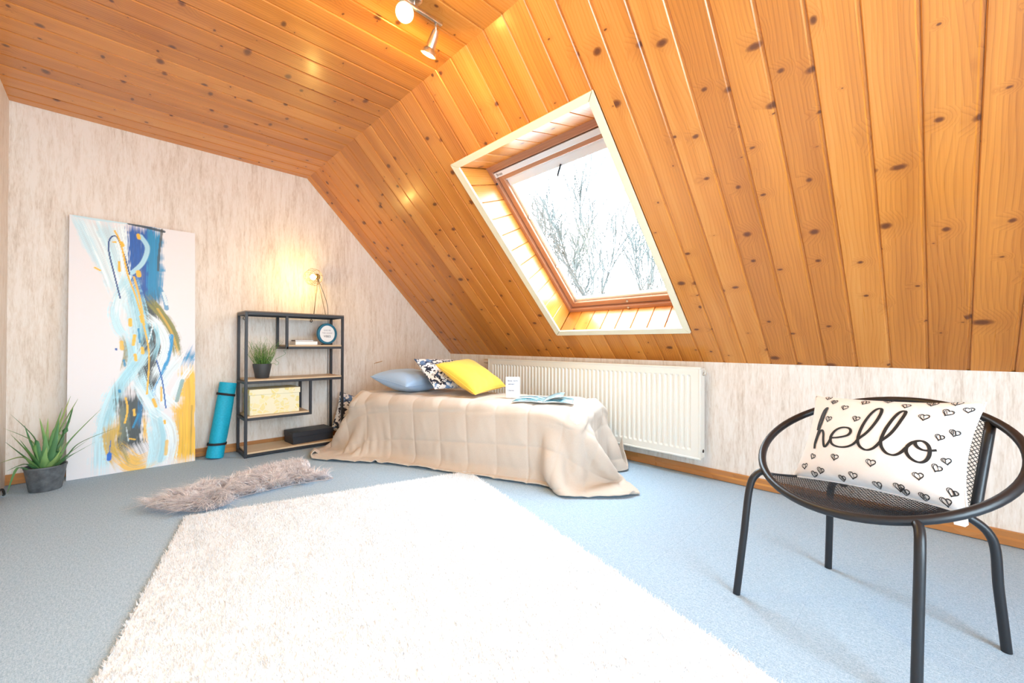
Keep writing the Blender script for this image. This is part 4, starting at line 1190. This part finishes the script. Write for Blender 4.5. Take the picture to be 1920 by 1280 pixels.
gx, gy = 170, 430
img = np.ones((gx, gy, 3)) * np.array([0.80, 0.79, 0.815])
XX, YY = np.meshgrid((np.arange(gx) + 0.5) / gx, (np.arange(gy) + 0.5) / gy, indexing='ij')
asp = CHh / CW
rp = np.random.default_rng(3)
for pts, w, colr, op in PAINT:
    w = w * ((1.45 if sum(colr) > 1.9 else 1.95) if w > 0.05 else 1.1)
    P = np.array([(p.x, p.y) for p in spline([(a, c, 0) for a, c in pts], 10)])
    best = np.full(XX.shape, 9.0); side = np.zeros(XX.shape); along = np.zeros(XX.shape)
    acc = 0.0
    for i in range(len(P) - 1):
        a, c = P[i], P[i + 1]
        dx, dy = c[0] - a[0], (c[1] - a[1]) * asp
        L2 = dx * dx + dy * dy + 1e-12
        qx, qy = XX - a[0], (YY - a[1]) * asp
        tt = np.clip((qx * dx + qy * dy) / L2, 0, 1)
        ex, ey = qx - tt * dx, qy - tt * dy
        dd = np.sqrt(ex * ex + ey * ey)
        mk = dd < best
        best = np.where(mk, dd, best)
        side = np.where(mk, (dx * qy - dy * qx) / math.sqrt(L2), side)
        along = np.where(mk, acc + tt * math.sqrt(L2), along)
        acc += math.sqrt(L2)
    s_ = side / (w * 0.5)
    g1 = rp.random((64, 64)); g2 = rp.random((64, 64))
    def vn(g, x, y):
        xi, yi = np.floor(x).astype(int), np.floor(y).astype(int); fx, fy = x - xi, y - yi
        fx = fx * fx * (3 - 2 * fx); fy = fy * fy * (3 - 2 * fy)
        a0, a1, b0_, b1 = g[xi % 64, yi % 64], g[(xi + 1) % 64, yi % 64], g[xi % 64, (yi + 1) % 64], g[(xi + 1) % 64, (yi + 1) % 64]
        return (a0 * (1 - fx) + a1 * fx) * (1 - fy) + (b0_ * (1 - fx) + b1 * fx) * fy
    wide = w > 0.05
    bris = 0.6 * vn(g1, s_ * w * 75 + 30, along * 3.5) + 0.4 * vn(g2, s_ * w * 150 + 30, along * 7.0)
    wob = vn(g2, along * 16 + 3, s_ * 0 + 5.5) * 0.30 + vn(g1, along * 45, np.sign(s_) + 9.0) * 0.16
    lat = np.minimum(np.abs(s_), best / (w * 0.5)) if wide else best / (w * 0.5)
    over = np.sqrt(np.maximum(best ** 2 - side ** 2, 0))
    edge = np.clip((1.0 - lat - (wob if wide else 0) + (0.7 if wide else 0.15) * (bris - 0.5)) * (4 if wide else 5), 0, 1)
    big = 1.0 if wide else 0.2
    endf = np.clip(np.minimum(along, acc - along) / (0.10 if wide else 0.01) + bris * 1.2 - 0.35, 0, 1) if wide else 1.0
    if wide: endf = endf * np.clip(1.3 - over / (w * (0.05 + 0.5 * bris)), 0, 1)
    alpha = edge * op * endf * np.clip(1.25 - big * 0.9 * (1 - bris) * (0.35 + 0.65 * np.abs(s_)), 0, 1)
    tone = 1 + 0.55 * big * (bris - 0.5)
    cc = np.clip(np.array(colr)[None, None] * tone[..., None], 0, 1)
    img = img * (1 - alpha[..., None]) + cc * alpha[..., None]
Xg, Yg = np.meshgrid(np.linspace(0, CW, gx), np.linspace(0, CHh, gy), indexing='ij')
Vg = np.stack([Xg, np.zeros_like(Xg), Yg], -1).reshape(-1, 3)
ii = np.arange(gx * gy).reshape(gx, gy)
Fg = np.stack([ii[:-1, :-1], ii[1:, :-1], ii[1:, 1:], ii[:-1, 1:]], -1).reshape(-1, 4)
t = NT('acrylic_paint')
va = t.node('ShaderNodeVertexColor'); va.layer_name = 'paint'
t.col(va.outputs['Color']); t.rough(0.45)
weave = t.noise(t.coord('Object'), 260, 2, 0.5)
t.bump(weave, 0.12, 0.001)
me = np_mesh('painted_face', Vg, Fg, t.m)
att = me.color_attributes.new('paint', 'FLOAT_COLOR', 'POINT')
att.data.foreach_set('color', np.concatenate([img.reshape(-1, 3), np.ones((gx * gy, 1))], 1).astype(np.float32).ravel())
po = bpy.data.objects.new('painted_face', me); link(po, cv); po.location = (0, -0.0006, 0)
M['canvas_side'] = plain('raw_canvas', (0.78, 0.74, 0.68), 0.8)
MB().box(0, CW, 0, CT, 0, CHh, 0.0015, 1).build('stretched_canvas', M['canvas_side'], cv)

# ------------------------------------------------------------------ yoga mat
ym = empty('yoga_mat', (0.582, 3.952, 0.006), 0, 'rolled turquoise yoga mat with black straps leaning by the shelf', 'mat')
ym.rotation_euler = (math.radians(-3.2), math.radians(9.0), 0)
t = NT('turquoise_foam'); n_ = t.noise(t.coord('Object'), 90, 2, 0.5)
t.col(t.ramp(n_, [(0.3, (0.0, 0.36, 0.56)), (0.7, (0.005, 0.44, 0.66))])); t.rough(0.6); t.bump(n_, 0.15, 0.002)
M['foam'] = t.m
b = MB(); n = 40; prof = []
V = []
for z in np.linspace(0, 0.585, 12):
    for k in range(n):
        a = 2 * math.pi * k / n
        r = 0.056 + 0.006 * (k / n) + 0.0015 * math.sin(3 * a + z * 7)
        if 0.02 < z < 0.56: r -= 0.003 * math.exp(-((z - 0.11) / 0.02) ** 2) + 0.003 * math.exp(-((z - 0.49) / 0.02) ** 2)
        V.append((r * math.cos(a + 2.2), r * math.sin(a + 2.2), z))
F = [(i * n + k, i * n + (k + 1) % n, (i + 1) * n + (k + 1) % n, (i + 1) * n + k) for i in range(11) for k in range(n)]
b.add(V, F); b.build('rolled_foam', M['foam'], ym, smooth=True, ang=35)
# rolled end faces: spiral
for z in (0.0, 0.585):
    b = MB(); P = []
    V = []; F = []
    turns = 5.5; m = 150
    for i in range(m + 1):
        tt = i / m; a = tt * turns * 2 * math.pi + 2.2; r = 0.010 + 0.045 * tt
        for dr, dzz in ((0.0, 0.0), (0.0075, 0.0)):
            V.append(((r + dr) * math.cos(a), (r + dr) * math.sin(a), z + (0.0005 if z > 0 else -0.0005)))
    F = [(2 * i, 2 * i + 1, 2 * i + 3, 2 * i + 2) for i in range(m)]
    b.add(V, F).build('spiral_end', M['foam'], ym)
M['strap'] = plain('black_webbing', (0.012, 0.012, 0.016), 0.7)
for z, til in ((0.105, 0.10), (0.49, -0.05)):
    b = MB(); V = []; n = 36
    for dz2, rr_ in ((-0.009, 0.062), (-0.009, 0.0645), (0.009, 0.0645), (0.009, 0.062)):
        for k in range(n):
            a = 2 * math.pi * k / n; V.append((rr_ * math.cos(a), rr_ * math.sin(a), z + dz2 + til * 0.06 * math.cos(a)))
    F = [(i * n + k, i * n + (k + 1) % n, ((i + 1) % 4) * n + (k + 1) % n, ((i + 1) % 4) * n + k) for i in range(4) for k in range(n)]
    b.add(V, F).build('strap', M['strap'], ym)

# ------------------------------------------------------------------ aloe
al = empty('aloe_plant', (-0.288, 3.815, 0), 0, 'spiky green aloe in a grey pot on the carpet beside the canvas', 'plant')
t = NT('grey_pot'); n_ = t.noise(t.coord('Object'), 26, 3, 0.6)
t.col(t.ramp(n_, [(0.3, (0.065, 0.075, 0.085)), (0.7, (0.15, 0.165, 0.18))])); t.rough(0.5)
pot(al, 0.070, 0.090, 0.150, t.m, lip=0.003)
t = NT('aloe_green'); oc = t.coord('Object')
n_ = t.noise(t.mapping(oc, (14, 14, 5)), 1, 2, 0.5)
rn = t.node('ShaderNodeObjectInfo').outputs['Random']
t.col(t.ramp(t.math('ADD', t.math('MULTIPLY', n_, 0.6), t.math('MULTIPLY', rn, 0.4)), [(0.25, (0.08, 0.23, 0.10)), (0.5, (0.17, 0.37, 0.13)), (0.78, (0.40, 0.55, 0.17))])); t.rough(0.42)
M['aloe'] = t.m
def aloe_leaf(P, w):
    """thick tapered leaf with toothed edges; P control points in plant axes"""
    C = spline(P, 7); n = len(C); b = MB(); V = []
    side0 = None
    for i, p in enumerate(C):
        tng = (C[min(i + 1, n - 1)] - C[max(i - 1, 0)]).normalized()
        s = tng.cross(Vector((0, 0, 1)))
        if s.length < 0.25: s = tng.cross(Vector((0.35, 0.9, 0.2)))
        s.normalize()
        if side0 is not None and s.dot(side0) < 0: s = -s
        side0 = s
        up = s.cross(tng).normalized()
        q = i / (n - 1)
        ww = w * (0.75 + 0.5 * q) if q < 0.3 else w * 0.9 * (1 - (q - 0.3) / 0.7) ** 0.85
        ww = max(ww, 0.0009); th = ww * 0.42
        tooth = 1.12 if i % 2 else 1.0
        V += [p - s * ww * tooth + up * th * 0.5, p - up * th * 0.9, p + s * ww * tooth + up * th * 0.5, p + up * th * 0.10]
    F = [(4 * i + k, 4 * i + (k + 1) % 4, 4 * i + 4 + (k + 1) % 4, 4 * i + 4 + k) for i in range(n - 1) for k in range(4)] + [(3, 2, 1, 0), tuple(4 * (n - 1) + k for k in range(4))]
    return b.add(V, F)
leaves = [  # (tip, mid offset lift, base, width)  tips in plant axes
    ((0.135, -0.02, 0.545), (0.06, 0.0, 0.36), 0.021), ((0.10, 0.03, 0.560), (0.045, 0.0, 0.35), 0.018), ((0.065, 0.03, 0.49), (0.03, 0.0, 0.33), 0.017),
    ((0.115, 0.0, 0.50), (0.08, -0.02, 0.35), 0.022), ((0.24, -0.06, 0.475), (0.11, -0.02, 0.30), 0.015), ((0.315, -0.06, 0.345), (0.15, -0.03, 0.27), 0.010),
    ((0.19, -0.05, 0.29), (0.10, -0.03, 0.21), 0.010), ((0.215, -0.08, 0.27), (0.12, -0.05, 0.205), 0.007), ((0.17, -0.09, 0.24), (0.09, -0.05, 0.19), 0.008),
    ((-0.025, -0.02, 0.44), (-0.005, 0, 0.30), 0.015), ((-0.14, 0.0, 0.475), (-0.05, 0, 0.33), 0.012), ((-0.165, -0.02, 0.40), (-0.06, 0.0, 0.31), 0.011),
    ((-0.09, 0.03, 0.40), (-0.06, 0.01, 0.28), 0.014), ((-0.135, -0.03, 0.36), (-0.075, -0.01, 0.25), 0.017), ((-0.155, -0.05, 0.325), (-0.085, -0.03, 0.225), 0.019),
    ((-0.10, -0.05, 0.33), (-0.06, -0.03, 0.235), 0.016), ((-0.165, -0.10, 0.215), (-0.09, -0.05, 0.225), 0.016), ((-0.14, -0.11, 0.165), (-0.08, -0.07, 0.185), 0.012),
    ((-0.135, -0.13, 0.045), (-0.105, -0.085, 0.165), 0.013), ((0.0, -0.07, 0.34), (-0.005, -0.05, 0.22), 0.018), ((0.01, -0.09, 0.27), (0.0, -0.06, 0.20), 0.018),
    ((0.10, 0.06, 0.40), (0.05, 0.04, 0.28), 0.014), ((0.0, 0.10, 0.42), (0.0, 0.05, 0.28), 0.014), ((0.09, -0.08, 0.30), (0.05, -0.06, 0.20), 0.015), ((0.055, -0.03, 0.42), (0.035, -0.02, 0.27), 0.020),
]
for tip, mid, w in leaves:
    base = (mid[0] * 0.28, mid[1] * 0.28, 0.125)
    m1 = (mid[0] * 0.62, mid[1] * 0.62, 0.125 + (mid[2] - 0.125) * 0.50)
    aloe_leaf([base, m1, mid, tip], w * 1.35).build('leaf', M['aloe'], al, smooth=True, ang=60)

# cable stub at the left wall
MB().tube(spline([(XL + 0.012, 3.70, 0.05), (XL + 0.03, 3.72, 0.062), (XL + 0.035, 3.75, 0.03), (XL + 0.028, 3.79, 0.012)], 6), 0.006, 7).build('cable_stub', M['black_plastic'], None, smooth=True, label='short dark cable end by the left wall', cat='cable')

# ------------------------------------------------------------------ white shaggy rug
RA = Vector((0.275, 2.693, 0)); R1 = Vector((0.967, -0.255, 0)).normalized(); R2 = Vector((R1.y, -R1.x, 0))
RW, RL = 1.575, 2.30
rug = empty('shag_rug', mat=frame(R1, -R2, Vector((0, 0, 1)), RA), label='large white shaggy rug in the middle of the carpet', cat='rug')
M['rug'] = plain('white_wool', (0.80, 0.86, 0.92), 0.95, spec=0.1, sheen=0.3)
MB().box(0.006, RW - 0.006, -RL + 0.006, -0.006, 0.0005, 0.0145, 0.003, 1).build('backing', M['rug'], rug)
NTf = 95000
px_ = rng.uniform(0, RW, NTf); py_ = -rng.uniform(0, RL, NTf)
hh = rng.uniform(0.019, 0.026, NTf) * (1 + 0.12 * np.sin(px_ * 31 + 2 * np.sin(py_ * 17)) * np.sin(py_ * 27))
an = rng.uniform(0, 2 * np.pi, NTf); lean_ = rng.uniform(0.002, 0.013, NTf); la = rng.uniform(0, 2 * np.pi, NTf)
rb_ = rng.uniform(0.0022, 0.0036, NTf)
Vr = np.zeros((NTf, 4, 3))
for k in range(3):
    Vr[:, k, 0] = px_ + rb_ * np.cos(an + k * 2.094); Vr[:, k, 1] = py_ + rb_ * np.sin(an + k * 2.094); Vr[:, k, 2] = 0.008
Vr[:, 3, 0] = px_ + lean_ * np.cos(la); Vr[:, 3, 1] = py_ + lean_ * np.sin(la); Vr[:, 3, 2] = hh
b0 = np.arange(NTf)[:, None] * 4
Fr = np.concatenate([b0 + np.array([[0, 1, 3]]), b0 + np.array([[1, 2, 3]]), b0 + np.array([[2, 0, 3]])])
po = bpy.data.objects.new('pile', np_mesh('pile', Vr.reshape(-1, 3), Fr, M['rug'])); link(po, rug, kind='stuff')

# ------------------------------------------------------------------ sheepskin
skin = [(0.113, 3.007), (0.187, 2.872), (0.324, 2.695), (0.466, 2.715), (0.534, 2.797), (0.789, 2.815), (0.967, 2.785), (1.08, 2.752), (1.068, 2.819), (1.000, 2.960), (1.067, 3.226), (0.926, 3.290), (0.743, 3.235), (0.574, 3.160), (0.383, 3.165), (0.275, 3.105), (0.173, 3.010)]
ctr = Vector((sum(p[0] for p in skin) / len(skin), sum(p[1] for p in skin) / len(skin), 0))
sh = empty('sheepskin', ctr, 0, 'pinkish grey long-haired sheepskin lying between the shelf and the rug', 'rug')
loop = spline([(x - ctr.x, y - ctr.y, 0) for x, y in skin + skin[:1]], 4)[:-1]
loop = [Vector((p.x * 0.95, p.y * 0.90 + 0.028, 0)) for p in loop]
M['hide'] = plain('grey_hide', (0.45, 0.40, 0.40), 0.9)
MB().prism([p + Vector((0, 0, 0.001)) for p in loop], (0, 0, 0.006)).build('hide', M['hide'], sh)
PL = np.array([(p.x, p.y) for p in loop])
def inside_poly(x, y):
    c = np.zeros(x.shape, bool)
    for i in range(len(PL)):
        x1, y1 = PL[i]; x2, y2 = PL[i - 1]
        k = ((y1 > y) != (y2 > y)) & (x < (x2 - x1) * (y - y1) / (y2 - y1 + 1e-12) + x1)
        c ^= k
    return c
NF = 17000
cx = rng.uniform(PL[:, 0].min(), PL[:, 0].max(), NF * 3); cy = rng.uniform(PL[:, 1].min(), PL[:, 1].max(), NF * 3)
k = inside_poly(cx, cy); cx, cy = cx[k][:NF], cy[k][:NF]; NF = len(cx)
# hairs are combed outwards from the spine and swirl in locks
ax0 = np.array([0.94, -0.02]) - 0; 
lock = np.floor(cx * 22) * 13.7 + np.floor(cy * 22 + np.floor(cx * 22) * 0.5) * 7.3
la = np.sin(lock * 12.9898) * 43758.5453; la = la - np.floor(la)
spine = cy + 0.28 * cx
dirx = 0.5 * np.cos(la * 6.28) - 0.35; diry = 0.5 * np.sin(la * 6.28) + 2.2 * spine
dl = np.sqrt(dirx ** 2 + diry ** 2) + 1e-6; dirx /= dl; diry /= dl
Ln = rng.uniform(0.05, 0.105, NF); base_h = 0.006
seg = 4; wv_ = rng.uniform(0.0011, 0.0024, NF)
rise = rng.uniform(0.5, 1.35, NF)
Vs = np.zeros((NF, (seg + 1) * 2, 3))
jx, jy = rng.normal(0, 0.25, NF), rng.normal(0, 0.25, NF)
for i in range(seg + 1):
    s_ = i / seg
    hor = Ln * (s_ * 0.35 + 0.60 * s_ ** 2); ver = Ln * rise * (0.95 * s_ - 0.55 * s_ ** 2)
    X_ = cx + (dirx + jx) * hor; Y_ = cy + (diry + jy) * hor; Z_ = base_h + np.maximum(ver, 0.0)
    wx, wy = -(diry + jy), (dirx + jx)
    wd_ = wv_ * (1 - 0.85 * s_)
    Vs[:, 2 * i, 0] = X_ - wx * wd_; Vs[:, 2 * i, 1] = Y_ - wy * wd_; Vs[:, 2 * i, 2] = Z_
    Vs[:, 2 * i + 1, 0] = X_ + wx * wd_; Vs[:, 2 * i + 1, 1] = Y_ + wy * wd_; Vs[:, 2 * i + 1, 2] = Z_
b0 = np.arange(NF)[:, None] * (2 * seg + 2)
Fs = np.concatenate([b0 + np.array([[2 * i, 2 * i + 1, 2 * i + 3, 2 * i + 2]]) for i in range(seg)])
t = NT('pinkish_grey_fur'); n_ = t.math('ADD', t.math('MULTIPLY', t.noise(t.coord('Object'), 26, 3, 0.6), 0.5), t.math('MULTIPLY', t.noise(t.coord('Object'), 160, 2, 0.6), 0.5))
t.col(t.ramp(n_, [(0.42, (0.52, 0.48, 0.51)), (0.5, (0.80, 0.77, 0.80)), (0.58, (0.93, 0.92, 0.94))])); t.rough(0.7); t.b.inputs['Sheen Weight'].default_value = 0.2
po = bpy.data.objects.new('fur', np_mesh('fur', Vs.reshape(-1, 3), Fs, t.m)); link(po, sh, kind='stuff')

# ------------------------------------------------------------------ round metal chair
RC0 = Vector((1.826, 0.158, 0.0)); RZ = 0.550; RR_ = 0.328; TI = 0.465; AZ = 2.786
fd = Vector((math.cos(AZ), math.sin(AZ), 0)); wd = Vector((-math.sin(AZ), math.cos(AZ), 0)); ZZ = Vector((0, 0, 1))
# chair axes: x = facing direction, y = sideways, z = up
chair = empty('round_chair', mat=frame(fd, wd, ZZ, RC0), label='round black tubular chair with expanded metal seat at the right', cat='chair')
def ringp(deg, r=RR_):
    a = math.radians(deg)
    return Vector((r * math.cos(a) * math.cos(TI), r * math.sin(a), RZ - r * math.cos(a) * math.sin(TI)))
MB().tube([ringp(d) for d in range(0, 360, 5)], 0.0130, 12, closed=True).build('ring', M['black_metal'], chair, smooth=True)
ci = frame(fd, wd, ZZ, RC0).inverted()
def leg(top, knee, foot, start=None):
    P = spline(([start] if start else []) + [top, knee, foot.lerp(knee, 0.55), foot], 8)
    b = MB().tube(P, 0.0122, 12)
    return b.build('leg', M['black_metal'], chair, smooth=True, ang=50)
def wpt(x, y, z=0.0): return ci @ Vector((x, y, z))
for deg, foot in ((-44, wpt(1.63, 0.516)), (38, wpt(1.428, 0.045))):
    r1 = ringp(deg); o_ = Vector((r1.x, r1.y, 0)).normalized()
    k_ = Vector((foot.x * 0.25 + (r1.x + o_.x * 0.035) * 0.75, foot.y * 0.25 + (r1.y + o_.y * 0.035) * 0.75, r1.z - 0.065))
    leg(r1 + o_ * 0.024 + Vector((0, 0, -0.014)), k_, foot, start=r1 + Vector((0, 0, -0.004)))
for sy, foot in ((-1, wpt(2.089, 0.319)), (1, wpt(1.898, -0.132))):
    st = Vector((-0.085, sy * 0.13, 0.386)); t1 = Vector((-0.12, sy * 0.175, 0.382))
    k_ = Vector((foot.x * 0.35 + t1.x * 0.65 - 0.02, foot.y * 0.6 + t1.y * 0.4 + sy * 0.004, 0.322))
    leg(t1, k_, foot, start=st)
# seat and backrest surface: sheet of expanded metal with side tubes
HWs = 0.197
def sheet(q, w):
    """q 0..1 front to back edge of seat, 1..2 up the backrest; w -1..1"""
    if q <= 1:
        ang = math.asin(min(1, 0.215 * abs(w) / RR_)); fp = ringp(math.degrees(ang) * (1 if w > 0 else -1))
        rear = Vector((-0.125, HWs * w, 0.398))
        p = fp.lerp(rear, q); p.z -= 0.022 * math.sin(math.pi * q) * (1 - 0.6 * w * w)
        return p
    ang = 180 - math.degrees(math.asin(HWs * abs(w) / RR_)) * (1 if w > 0 else -1)
    topp = ringp(ang); rear = Vector((-0.125, HWs * w, 0.398))
    return rear.lerp(topp, q - 1)
def lattice(q0, q1, Lm, name, parent, cw=0.0135, ch=0.0062):
    """diamond mesh: long axis across"""
    nq = int(Lm / ch); nw = int(2 * HWs / cw)
    V = []; F = []
    def strand(pts_):
        m0 = len(V)
        hw = 0.0011
        for i, p in enumerate(pts_):
            tng = (pts_[min(i + 1, len(pts_) - 1)] - pts_[max(i - 1, 0)]).normalized()
            s_ = tng.cross(nrm_of(p)).normalized() if False else tng.cross(Vector((0.5, 0, 1)).normalized() if q1 <= 1 else Vector((1, 0, 0.4)).normalized()).normalized()
            V.append(p - s_ * hw); V.append(p + s_ * hw)
        for i in range(len(pts_) - 1): F.append((m0 + 2 * i, m0 + 2 * i + 1, m0 + 2 * i + 3, m0 + 2 * i + 2))
    # zig-zag strands running across, neighbours touching at nodes
    for r in range(nq):
        qa, qb = q0 + (q1 - q0) * r / nq, q0 + (q1 - q0) * (r + 1) / nq
        pts_ = []
        for c_ in range(nw * 2 + 1):
            w = -1 + c_ / nw
            up = (c_ + r) % 2
            pts_.append(sheet(min(max(qb if up else qa, q0), q1), max(-1, min(1, w))))
        strand(pts_)
    o = MB(); o.v = [tuple(p) for p in V]; o.f = F
    ob = o.build(name, M['black_metal'], parent)
    sd_ = ob.modifiers.new('thick', 'SOLIDIFY'); sd_.thickness = 0.0016; sd_.offset = 0
    return ob
lattice(0.0, 1.0, 0.40, 'seat_mesh', chair)
lattice(1.0, 2.0, 0.285, 'back_mesh', chair)
for w in (-1, 1):
    MB().tube([sheet(q, w) for q in np.linspace(0.03, 1.0, 12)], 0.0045, 8).build('seat_edge', M['black_metal'], chair, smooth=True)
    MB().tube([sheet(q, w) for q in np.linspace(1.0, 1.97, 8)], 0.0130, 10).build('back_post', M['black_metal'], chair, smooth=True)
MB().tube([sheet(1.0, w) for w in np.linspace(-1, 1, 9)], 0.006, 8).build('cross_tube', M['black_metal'], chair, smooth=True)

# ------------------------------------------------------------------ hello cushion
def rot3(a, b, c):
    return Matrix.Rotation(a, 4, 'Z') @ Matrix.Rotation(b, 4, 'X') @ Matrix.Rotation(c, 4, 'Y')
HM = Matrix.Translation((1.829, 0.147, 0.572)) @ rot3(-1.994, -0.5, -0.082)
hc, hs = cushion('printed_cushion', 0.468, 0.333, 0.135, M['white_cotton'], HM, 'white cushion with black hello lettering and hearts on the round chair', 21, wr=0.0035, pinch=0.09)
def on_front(u, v, lift=0.0012):
    e_ = 0.004
    p = hs(u, v, -1); a = hs(min(u + e_, .999), v, -1) - hs(max(u - e_, -.999), v, -1); c = hs(u, min(v + e_, .999), -1) - hs(u, max(v - e_, -.999), -1)
    n = a.cross(c).normalized()
    if n.y > 0: n = -n
    return p + n * lift, n
def ribbon(mb, uv, w0, w1=None):
    pts_, nr = [], []
    for q in uv:
        p, n = on_front(max(-.985, min(.985, q.x)), max(-.985, min(.985, q.y))); pts_.append(p); nr.append(n)
    V = []; m = len(pts_)
    for i, p in enumerate(pts_):
        tg_ = (pts_[min(i + 1, m - 1)] - pts_[max(i - 1, 0)])
        s_ = tg_.cross(nr[i]); s_ = s_.normalized() if s_.length > 1e-9 else Vector((1, 0, 0))
        # broad-nib pen: thicker on downstrokes
        sl_ = abs(tg_.normalized().z)
        w = w0 + ((w1 or w0) - w0) * sl_
        V += [p - s_ * w, p + s_ * w]
    mb.add(V, [(2 * i, 2 * i + 1, 2 * i + 3, 2 * i + 2) for i in range(m - 1)])
for st_ in HELLO:
    mb = MB(); ribbon(mb, spline([(u, v, 0) for u, v in st_], 6), 0.0026, 0.0046)
    mb.build('printed_letter', M['ink'], hc)
rs = random.Random(12)
for hu_, hv_ in HEARTS:
    mb = MB(); sz = rs.uniform(0.050, 0.062); ro_ = rs.uniform(-0.35, 0.35)
    def heart(sc, jit):
        out = []
        for k in range(25):
            a = 2 * math.pi * k / 24
            x = 16 * math.sin(a) ** 3 / 17; y = (13 * math.cos(a) - 5 * math.cos(2 * a) - 2 * math.cos(3 * a) - math.cos(4 * a)) / 17
            x *= sc * (1 + jit * math.sin(3 * a)); y *= sc
            xr_, yr_ = x * math.cos(ro_) - y * math.sin(ro_), x * math.sin(ro_) + y * math.cos(ro_)
            out.append(Vector((hu_ + xr_ * sz, hv_ + yr_ * sz * 468 / 333, 0)))
        return out
    ribbon(mb, heart(1.0, 0.05), 0.0009); ribbon(mb, heart(0.80, -0.12), 0.0008)
    for k in range(rs.choice((1, 2, 4))):
        x0 = rs.uniform(-.5, .3)
        ribbon(mb, [Vector((hu_ + (x0 + 0.25 * s_) * sz, hv_ + (0.45 - s_ * 0.9) * sz * 1.3, 0)) for s_ in (0, .33, .66, 1)], 0.0008)
    mb.build('printed_heart', M['ink'], hc)
# care label at the lower right corner
cp = hs(0.985, -0.94, -1)
MB().prism([cp + Vector((-0.030, 0.004, 0.004)), cp + Vector((0.002, 0.004, 0.006)), cp + Vector((0.010, 0.006, -0.036)), cp + Vector((0.004, 0.006, -0.044)), cp + Vector((-0.018, 0.006, -0.044))], (0, 0.0008, 0)).build('care_label', M['paper_white'], hc)

# ------------------------------------------------------------------ ceiling spotlights
def spot_bar(loc, label, heads, power):
    sp = empty('spotlight_bar', loc, 0, label, 'lamp')
    MB().lathe([(0.001, -0.022), (0.030, -0.021), (0.036, -0.016), (0.038, 0.0)], 28).build('canopy', M['chrome'], sp, smooth=True, ang=50)
    MB().tube([(0, 0, -0.02), (0, 0, -0.042)], 0.006, 10).build('stem', M['chrome'], sp, smooth=True)
    MB().box(-0.145, 0.145, -0.009, 0.009, -0.056, -0.042, 0.003, 2).build('bar', M['chrome'], sp, smooth=True, ang=40)
    for hx, aim in heads:
        aim = Vector(aim).normalized()
        piv = Vector((hx, 0, -0.098))
        MB().tube([(hx, 0, -0.054), piv], 0.0052, 8).build('arm', M['chrome'], sp, smooth=True)
        a1_ = aim.orthogonal().normalized(); a2_ = aim.cross(a1_)
        Fm = frame(a1_, a2_, aim, piv)
        hd = MB().lathe([(0.004, -0.008), (0.012, -0.006), (0.016, 0.004), (0.0205, 0.036), (0.0220, 0.072), (0.032, 0.083), (0.0375, 0.100), (0.0345, 0.100), (0.022, 0.080)], 24, cap1=False).xform(Fm)
        ho = hd.build('spot_head', M['chrome'], sp, smooth=True, ang=35)
        bl = MB().lathe([(0.0215, 0.078), (0.0290, 0.0900), (0.014, 0.093), (0.001, 0.094)], 24).xform(Fm).build('lamp_glass', emis('spot_lamp', (1.0, 0.80, 0.45), 60.0), ho, smooth=True)
        sl_ = bpy.data.lights.new('spot_light', 'SPOT'); sl_.energy = power; sl_.color = (1.0, 0.66, 0.22); sl_.spot_size = math.radians(120); sl_.spot_blend = 0.7; sl_.shadow_soft_size = 0.02
        so_ = bpy.data.objects.new('spot_light', sl_); link(so_, sp)
        p = piv + aim * 0.106
        z_ = -aim
        so_.matrix_local = frame(a1_, a2_ * -1, z_, p)
    for hx, aim in heads:
        pt = bpy.data.lights.new('lamp_glow', 'POINT'); pt.energy = power * 1.5; pt.color = (1.0, 0.66, 0.12); pt.shadow_soft_size = 0.03
        pto = bpy.data.objects.new('lamp_glow', pt); link(pto, sp); pto.location = Vector((hx, 0, -0.098)) + Vector(aim).normalized() * 0.112
    return sp
spot_bar((0.945, 1.605, HC), 'chrome two-lamp spotlight bar on the pine ceiling', [(-0.040, (-0.44, -0.67, -0.60)), (0.112, (-0.10, 0.48, -0.90))], 7)
